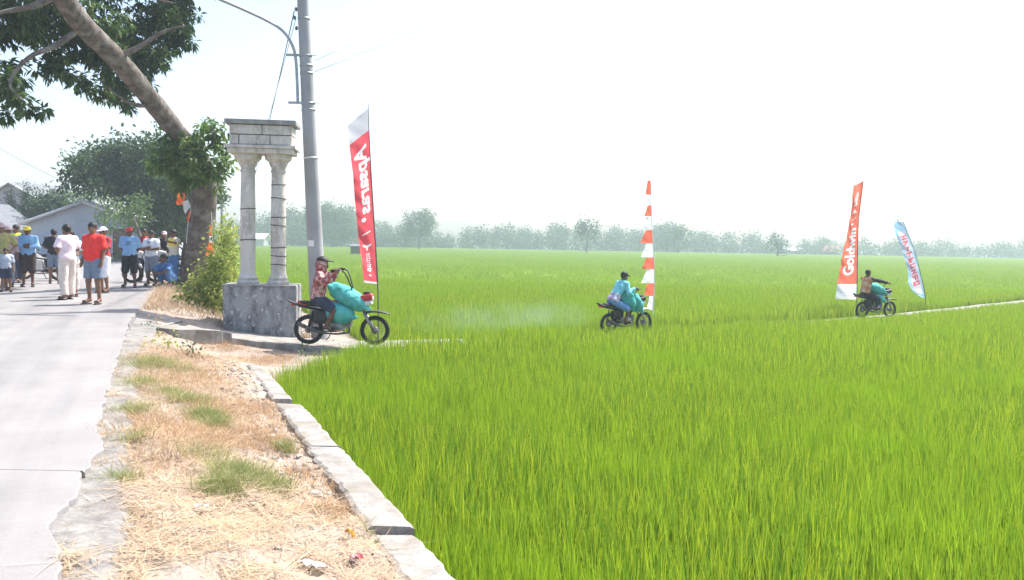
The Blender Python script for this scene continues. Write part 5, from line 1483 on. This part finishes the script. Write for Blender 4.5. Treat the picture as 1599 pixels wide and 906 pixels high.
def motorbike(label, loc, rz, style='trail', tailm=M_REDP, fendm=M_DKPL, group=None, hb_back=.36, hb_up=.42, roll=0.0, Rw=.285, WB=1.28):
    """forward +x, origin under the rear axle"""
    e = empty('motorbike' if group is None else 'parked_motorbike', loc, rz); tag(e, label, 'motorbike', group)
    e.rotation_euler = (roll, 0, rz)
    wheel(Rw, 0, e); fw_ = wheel(Rw, WB, e)
    hx, hz_ = WB - .36, .90           # steering head
    # frame and swingarm
    mb = MB()
    mb.tube(catmull([(hx, 0, hz_), (hx - .10, 0, .62), (hx - .25, 0, .36), (.42, 0, .30), (.36, 0, .45), (.30, 0, .66)], 4), .022, 8)
    mb.tube(catmull([(hx, 0, hz_ - .05), (.6, 0, .70), (.30, 0, .66), (-.05, 0, .72), (-.22, 0, .76)], 4), .022, 8)
    for s in (-1, 1): mb.tube([(.30, .09 * s, .66), (-.18, .09 * s, .74)], .014, 6)
    mb.build('frame', M_FRAME, e)
    mb = MB()
    for s in (-1, 1): mb.tube([(0, .085 * s, Rw), (.25, .08 * s, .31), (.44, .06 * s, .36)], [.018, .02, .02], 8)
    mb.build('swingarm', M_FRAME, e)
    for s in (-1, 1):
        mb = MB(); mb.tube([(.02, .11 * s, Rw + .03), (-.0 + .10, .11 * s, .66)], .016, 8); 
        mb.tube(catmull([(.03, .11 * s, .36), (.095, .11 * s, .60)], 4), .03, 10); mb.build('shock_absorber', M_CHROME if s > 0 else M_FRAME, e)
    # engine
    mb = MB(); mb.rbox((.53, 0, .36), (.34, .22, .17), .04); mb.lathe([(.085, -.14), (.09, -.12), (.09, .12), (.085, .14)], 18, Matrix.Translation((.60, 0, .36)) @ Matrix.Rotation(R(90), 4, 'X'))
    eng = mb.build('engine', M_ENG, e)
    for i in range(6):
        mb = MB(); mb.rbox((.70 + i * .026, 0, .40 + i * .006), (.012, .17, .15), .004); mb.build('cylinder_fin', M_ENG, eng)
    mb = MB(); mb.tube(catmull([(.78, -.06, .36), (.80, -.11, .26), (.6, -.13, .22), (.3, -.14, .24), (.0, -.16, .34), (-.18, -.16, .42)], 4), [.018] * 12 + [.03] * 5 + [.038] * 3 + [.036], 10); mb.build('exhaust_pipe', M_RIM, e)
    mb = MB(); mb.rbox((.26, -.10, .56), (.34, .03, .20), .02); mb.build('side_panel', M_DKPL, e)
    mb = MB(); mb.rbox((.24, 0, .52), (.26, .15, .24), .03); mb.build('air_box', M_DKPL, e)
    mb = MB(); mb.rbox((.22, .10, .30), (.46, .02, .06), .008); mb.build('chain_guard', M_FRAME, e)
    for s in (-1, 1):
        mb = MB(); mb.tube([(.46, .09 * s, .27), (.46, .22 * s, .27)], .012, 8); mb.build('foot_peg', M_FRAME, e)
    mb = MB(); mb.tube([(.44, .10, .28), (.36, .16, .12), (.30, .2, .06)], .011, 6); mb.build('kickstand', M_FRAME, e)
    # tank, seat, tail
    if style == 'trail':
        mb = MB(); mb.ell((.62, 0, .76), (.24, .11, .10), Matrix.Rotation(R(12), 3, 'Y'), 16, 10); mb.build('fuel_tank', tailm, e)
    else:
        V = [(.42, .12, .34), (.86, .13, .36), (1.0, .09, .86), (.78, .10, .70), (.45, .12, .60)]
        for s in (-1, 1):
            mb = MB(); mb.add([(x, y * s, z) for x, y, z in V] + [(x, (y + .03) * s, z) for x, y, z in V], [(0, 1, 2, 3, 4), (9, 8, 7, 6, 5)] + [(i, (i + 1) % 5, (i + 1) % 5 + 5, i + 5) for i in range(5)])
            mb.build('leg_shield', M_WHP, e)
    st = [(.46, .775), (.30, .775), (.10, .785), (-.08, .80), (-.20, .815)]
    mb = MB(); mb.tube([(x, 0, z) for x, z in st], [.085, .11, .115, .10, .06], 12, True, .5); mb.build('seat', M_SEATM, e)
    mb = MB(); mb.tube(catmull([(-.02, 0, .73), (-.18, 0, .765), (-.30, 0, .80), (-.42, 0, .86)], 3), [.11, .11, .105, .10, .095, .09, .08, .07, .06, .045], 10, True, .35); tl = mb.build('tail_fender', M_DKPL, e)
    mb = MB(); mb.tube([(-.03, 0, .765), (-.20, 0, .80)], [.10, .085], 10, True, .45); mb.build('tail_cover', tailm, e)
    mb = MB(); mb.rbox((-.30, 0, .77), (.05, .14, .06), .012); mb.build('tail_light', M_REDP, e)
    # fork
    fx = lambda z: hx + (WB - hx) * (hz_ - z) / (hz_ - Rw)
    for s in (-1, 1):
        mb = MB(); mb.tube([(fx(1.0), .085 * s, 1.0), (fx(.62), .085 * s, .62)], .018, 8); mb.tube([(fx(.64), .085 * s, .64), (WB, .085 * s, Rw - .03)], .026, 10); mb.build('fork_leg', M_CHROME, e)
    mb = MB(); mb.rbox((fx(.93), 0, .93), (.07, .22, .05), .012); mb.rbox((fx(.70), 0, .70), (.07, .22, .05), .012); mb.build('fork_yoke', M_FRAME, e)
    # front fender
    if style == 'trail':
        mb = MB(); pts = [(WB - .22, 0, .625), (WB - .05, 0, .655), (WB + .12, 0, .645), (WB + .30, 0, .60)]
        mb.tube(catmull(pts, 3), [.06, .075, .085, .085, .08, .08, .075, .065, .05, .03], 10, True, .3); mb.build('front_fender', fendm, e)
    else:
        mb = MB(); pts = [(WB + (Rw + .03) * math.cos(a), 0, Rw + (Rw + .03) * math.sin(a)) for a in np.linspace(.3, 2.6, 9)]
        mb.tube(pts, [.03] + [.06] * 7 + [.03], 8, True, .5); mb.build('front_fender', fendm, e)
    # head-lamp cowl in red and white
    cx, cz = fx(.88) + .16, .90
    cx += .05
    mb = MB(); mb.rbox((cx - .04, 0, cz + .02), (.28, .25, .12), .035, Matrix.Rotation(R(-12), 3, 'Y')); cw = mb.build('headlight_cowl', tailm if style == 'trail' else M_WHP, e)
    mb = MB(); mb.rbox((cx - .02, 0, cz - .085), (.22, .23, .085), .025, Matrix.Rotation(R(-12), 3, 'Y')); mb.build('cowl_panel', M_WHP, cw)
    mb = MB(); mb.ell((cx + .085, 0, cz + .0), (.03, .075, .06), None, 14, 8); mb.build('headlight', M_LENS, cw)
    mb = MB(); mb.rbox((cx - .02, 0, cz + .11), (.13, .14, .06), .02); mb.build('instrument_box', M_DKPL, cw)
    # handlebar
    g0 = Vector((fx(1.0), 0, 1.0)); gx = g0.x - hb_back; gz_ = 1.0 + hb_up
    for s in (-1, 1):
        mb = MB(); pts = catmull([g0 + Vector((0, .05 * s, 0)), Vector((g0.x - .04, .10 * s, 1.0 + hb_up * .35)), Vector((g0.x - hb_back * .45, .20 * s, 1.0 + hb_up * .85)), Vector((gx + .06, .29 * s, gz_ + .02)), Vector((gx - .07, .36 * s, gz_))], 5)
        mb.tube(pts, .0135, 8); hb_ = mb.build('handlebar', M_FRAME, e)
        mb = MB(); mb.tube([Vector((gx + .03, .305 * s, gz_ + .015)), Vector((gx - .085, .37 * s, gz_))], .021, 8); mb.build('grip', M_TYRE, hb_)
        mb = MB(); mb.tube([Vector((gx + .06, .29 * s, gz_ + .03)), Vector((gx + .10, .37 * s, gz_ + .0)), Vector((gx + .04, .42 * s, gz_ - .01))], .007, 6); mb.build('brake_lever', M_CHROME, hb_)
    if style != 'trail':
        for s in (-1, 1):
            mb = MB(); q = Vector((gx + .05, .28 * s, gz_ + .02)); mb.tube([q, q + Vector((.04, .03 * s, .17))], .007, 6); mb.ell(q + Vector((.03, .05 * s, .21)), (.015, .06, .04), None, 10, 6); mb.build('mirror', M_DKPL, e)
    grip = Vector((gx - .03, .335, gz_ + .02))
    return e, grip

def rider(label, bike, grip, z0=.80, xh=.20, lean=.14, shirt=None, pants=None, sleeve=.95, plen=.5, hair='cap', capm=None, k=1.0, skin=SKIN, head_fwd=.05, knee=(.52, .20, .66), foot=(.46, .20, .30), one_hand=False, trim=None, **kw):
    """pose in the motorbike's own frame (forward +x), then turned so the builder's +y is forward"""
    def c(x, y, z): return V3(-y, x, z)       # bike frame -> figure frame (x right, y forward)
    J = dict(pelvis=c(xh, 0, z0 + .10), waist=c(xh + lean * .3, 0, z0 + .27), chest=c(xh + lean * .75, 0, z0 + .43), neck=c(xh + lean, 0, z0 + .60), head=c(xh + lean + head_fwd, 0, z0 + .745), face=V3(0, 1, 0))
    for s, n in ((-1, 'L'), (1, 'R')):
        y = -s
        J['hip' + n] = c(xh + .02, .09 * y, z0 + .07); J['knee' + n] = c(knee[0], knee[1] * y, knee[2]); J['ank' + n] = c(foot[0] - .06, foot[1] * y, foot[2] + .07); J['toe' + n] = c(foot[0] + .12, foot[1] * y * 1.1, foot[2] + .02)
        sh = c(xh + lean + .0, .175 * y, z0 + .555)
        ha = V3(-grip.y * y, grip.x, grip.z)
        if one_hand and n == 'R': ha = ha + V3(.05, .12, -.02)
        d = ha - sh; L_ = np.linalg.norm(d)
        mx = .27 * k + .25 * k + .07
        wr = ha - d / L_ * .075
        mid = (sh + wr) / 2; half = np.linalg.norm(wr - sh) / 2
        off = math.sqrt(max((.265) ** 2 - half ** 2, .0)) if half < .265 else 0.0
        dn = V3(.5 * s, -.1, -1); dn = dn - d / L_ * (dn @ (d / L_)); dn /= np.linalg.norm(dn)
        J['sh' + n] = sh; J['el' + n] = mid + dn * off; J['wr' + n] = wr; J['ha' + n] = ha
    M = Matrix.Rotation(bike.rotation_euler.z - R(90), 4, 'Z')
    return person(label, bike.location, bike.rotation_euler.z - R(90), shirt=shirt, pants=pants, sleeve=sleeve, plen=plen, hair=hair, capm=capm, joints=J, k=k, skin=skin, group='riders carrying sacks along the path', trim=trim, **kw)

def batik(name, a, b, c_):
    m = mat(name, a, b, scale=16, rough=.85, contrast=(.46, .54), detail=2, c3=c_, bigscale=9, bump=.1)
    return m
C_BAT1 = batik('red_brown_batik', (.34, .06, .055), (.62, .42, .40), (.22, .05, .06))
C_BAT2 = batik('lilac_white_batik', (.30, .28, .50), (.72, .70, .78), (.50, .25, .28))
C_BAT3 = batik('orange_brown_batik', (.62, .17, .04), (.42, .25, .15), (.72, .55, .38))
C_TEAL = cloth('turquoise_jacket', (.17, .50, .56)); C_DENIMB = cloth('blue_denim', (.13, .26, .50)); C_BLKTR = cloth('black_trousers', (.02, .02, .024))

def place_bike(px_rear, py_rear, z, heading):
    p = P(px_rear, py_rear, z); return p, heading
# first rider, nearest, by the gate post
p1 = P(482, 537, -.615)
bk1, gr1 = motorbike('stripped farm motorbike with high handlebars and red-white cowl, nearest the gate post', (p1.x, p1.y, -.618), R(1.5), 'trail', hb_back=.27, hb_up=.44)
rider('rider in red-brown patterned shirt and hood on the nearest motorbike', bk1, gr1, z0=.80, xh=.17, lean=.07, shirt=C_BAT1, pants=C_NAVY, hair='hood', capm=C_BAT1, k=1.03, knee=(.53, .20, .68), foot=(.42, .20, .28), head_fwd=.02, skin=SKIN2)
def carry(bike, c, *a, label=None, **k):
    s = sack(None, (0, 0, 0), *a, **k)
    M = Matrix.Translation(bike.location) @ Matrix.Rotation(bike.rotation_euler.z, 4, 'Z')
    s.location = M @ Vector(c); s.rotation_euler = (0, a[2], bike.rotation_euler.z + R(k.get('yawd', 0)))
    tag(s, label, 'sack', 'sacks on the motorbikes')
carry(bk1, (.60, .0, .62), .58, .25, R(18), seed=1, label='turquoise sack wedged low on the nearest motorbike')
carry(bk1, (.76, .0, .93), .86, .215, R(30), seed=2, label='turquoise sack lying on top of the lower one on the nearest motorbike')
# middle rider
def along(px):      # point and heading on the path
    best = None
    for a, b in zip(PATHC[:-1], PATHC[1:]):
        for t in np.linspace(0, 1, 12):
            q = a.lerp(b, t); d = q - Vector((0, 0, CAM_Z)); l = CAM_M.transposed() @ d
            x = IMG_W / 2 + F_PX * l.x / -l.z
            if best is None or abs(x - px) < best[0]: best = (abs(x - px), q.copy(), math.atan2((b - a).y, (b - a).x))
    return best[1], best[2]
q, hd_ = along(951)
bk2, gr2 = motorbike('dark farm motorbike half sunk behind the rice on the middle of the path', q, hd_ - R(4), 'trail', tailm=M_DKPL, fendm=M_WHP, hb_back=.12, hb_up=.20)
rider('rider in turquoise jacket and dark cap leaning over sacks on the middle motorbike', bk2, gr2, z0=.80, xh=.12, lean=.34, shirt=C_TEAL, pants=C_DENIMB, hair='cap', capm=M_HAIR, k=1.0, plen=.5, skin=SKIN2, head_fwd=.06, trim=[(-.04, .20, C_BAT2, .010)])
carry(bk2, (.60, .0, .92), .66, .27, R(62), seed=3, label='upright turquoise sack in front of the middle rider')
carry(bk2, (.96, .0, .84), .60, .20, R(55), seed=4, label='smaller turquoise sack ahead of the upright one on the middle motorbike')
# farthest rider
q, hd_ = along(1346)
bk3, gr3 = motorbike('dark farm motorbike farthest along the path beside the orange-red banner', q, hd_ - R(14), 'trail', tailm=M_DKPL, fendm=M_DKPL, hb_back=.12, hb_up=.22)
rider('rider in orange-brown patterned vest with black sleeves on the farthest motorbike', bk3, gr3, z0=.80, xh=.10, lean=.08, shirt=C_BLKTR, pants=C_BLKTR, hair='short', k=1.0, plen=.95, skin=SKIN, head_fwd=.03, trim=[(-.04, .52, C_BAT3, .008)], one_hand=True)
carry(bk3, (.60, .0, 1.00), .78, .22, R(20), seed=5, label='turquoise sack on top in front of the farthest rider')
carry(bk3, (.66, .0, .68), .60, .20, R(10), seed=6, label='turquoise sack low in front of the farthest rider')

# parked motorbikes in the crowd
for (px, py, Y, hdg, lab) in ((62, 441, 25.5, R(200), 'white parked motorbike between the yellow cap and the black tee'), (76, 439, 27.0, R(230), 'second parked motorbike behind the white one at the left'), (248, 446, 25.6, R(205), 'parked motorbike in the tree shade behind the white tee'), (282, 444, 26.3, R(215), 'parked motorbike half hidden by the tree trunk')):
    p = spot(px, py, Y)
    motorbike(lab, (p.x + .5, p.y + .2, 0), hdg, 'scooter', tailm=M_WHP, fendm=M_WHP, group='motorbikes parked among the onlookers', hb_back=.14, hb_up=.10, roll=0)

# the phone held up behind the red tee
kk = 1.60 / 1.65; ang = FACE + R(-30); pl_ = spot(163, 455, 20.6)
mb = MB(); mb.rbox((0, 0, 0), (.075, .010, .155), .004); ph = mb.build('phone', M_PHONE)
ph.location = pl_ + Matrix.Rotation(ang, 3, 'Z') @ Vector((-.155 * kk, .285 * kk, 1.45 * kk)); ph.rotation_euler = (R(-8), 0, ang)
tag(ph, 'dark phone held up by the person in maroon behind the red tee', 'phone')
mb = MB(); mb.box((0, -.0065, .002), (.066, .002, .135)); mb.build('screen', M_DARKGL, ph)

# ------------------------------------------------------------------ hazy air
hz = MB()
hz.box((60, 190, 12.8), (900, 520, 30.4))
haze = tag(hz.build('haze'), 'pale sunlit haze over the fields', 'haze', kind='stuff')
hm = bpy.data.materials.new('haze'); hm.use_nodes = True
hn, hl = hm.node_tree.nodes, hm.node_tree.links
hn.clear()
ho = hn.new('ShaderNodeOutputMaterial'); hv = hn.new('ShaderNodeVolumePrincipled')
hv.inputs['Color'].default_value = (.74, .88, 1.0, 1)
hv.inputs['Density'].default_value = 0.0012
hv.inputs['Anisotropy'].default_value = 0.35
hl.new(hv.outputs[0], ho.inputs['Volume'])
haze.data.materials.append(hm)

# ------------------------------------------------------------------ exhaust smoke drifting off the path
sm = MB(); sc_ = P(800, 512, Y=20.9)
sm.ell((0, 0, 0), (3.4, 1.0, .55), None, 20, 12)
smoke = sm.build('exhaust_smoke'); smoke.location = (sc_.x, sc_.y, -.5); smoke.rotation_euler = (0, 0, R(36))
tag(smoke, 'thin bluish exhaust smoke trailing behind the middle motorbike', 'smoke', kind='stuff')
xm = bpy.data.materials.new('smoke'); xm.use_nodes = True
N, L = xm.node_tree.nodes, xm.node_tree.links; N.clear()
xo = N.new('ShaderNodeOutputMaterial'); xv = N.new('ShaderNodeVolumePrincipled'); xv.inputs['Color'].default_value = (.70, .86, 1, 1)
tc = N.new('ShaderNodeTexCoord'); nz = N.new('ShaderNodeTexNoise'); nz.inputs['Scale'].default_value = 1.6; nz.inputs['Detail'].default_value = 4
mp = N.new('ShaderNodeMapping'); mp.inputs['Scale'].default_value = (1 / 3.4, 1 / 1.0, 1 / .55)
ln = N.new('ShaderNodeVectorMath'); ln.operation = 'LENGTH'
L.new(tc.outputs['Object'], nz.inputs['Vector']); L.new(tc.outputs['Object'], mp.inputs[0]); L.new(mp.outputs[0], ln.inputs[0])
mr = N.new('ShaderNodeMapRange'); mr.inputs[1].default_value = 1.0; mr.inputs[2].default_value = .2; mr.inputs[3].default_value = 0; mr.inputs[4].default_value = 1
L.new(ln.outputs['Value'], mr.inputs[0])
nr = N.new('ShaderNodeMapRange'); nr.inputs[1].default_value = .36; nr.inputs[2].default_value = .75; nr.inputs[3].default_value = 0; nr.inputs[4].default_value = .2
L.new(nz.outputs[0], nr.inputs[0])
mm_ = N.new('ShaderNodeMath'); mm_.operation = 'MULTIPLY'; L.new(mr.outputs[0], mm_.inputs[0]); L.new(nr.outputs[0], mm_.inputs[1])
L.new(mm_.outputs[0], xv.inputs['Density']); L.new(xv.outputs[0], xo.inputs['Volume'])
smoke.data.materials.append(xm)
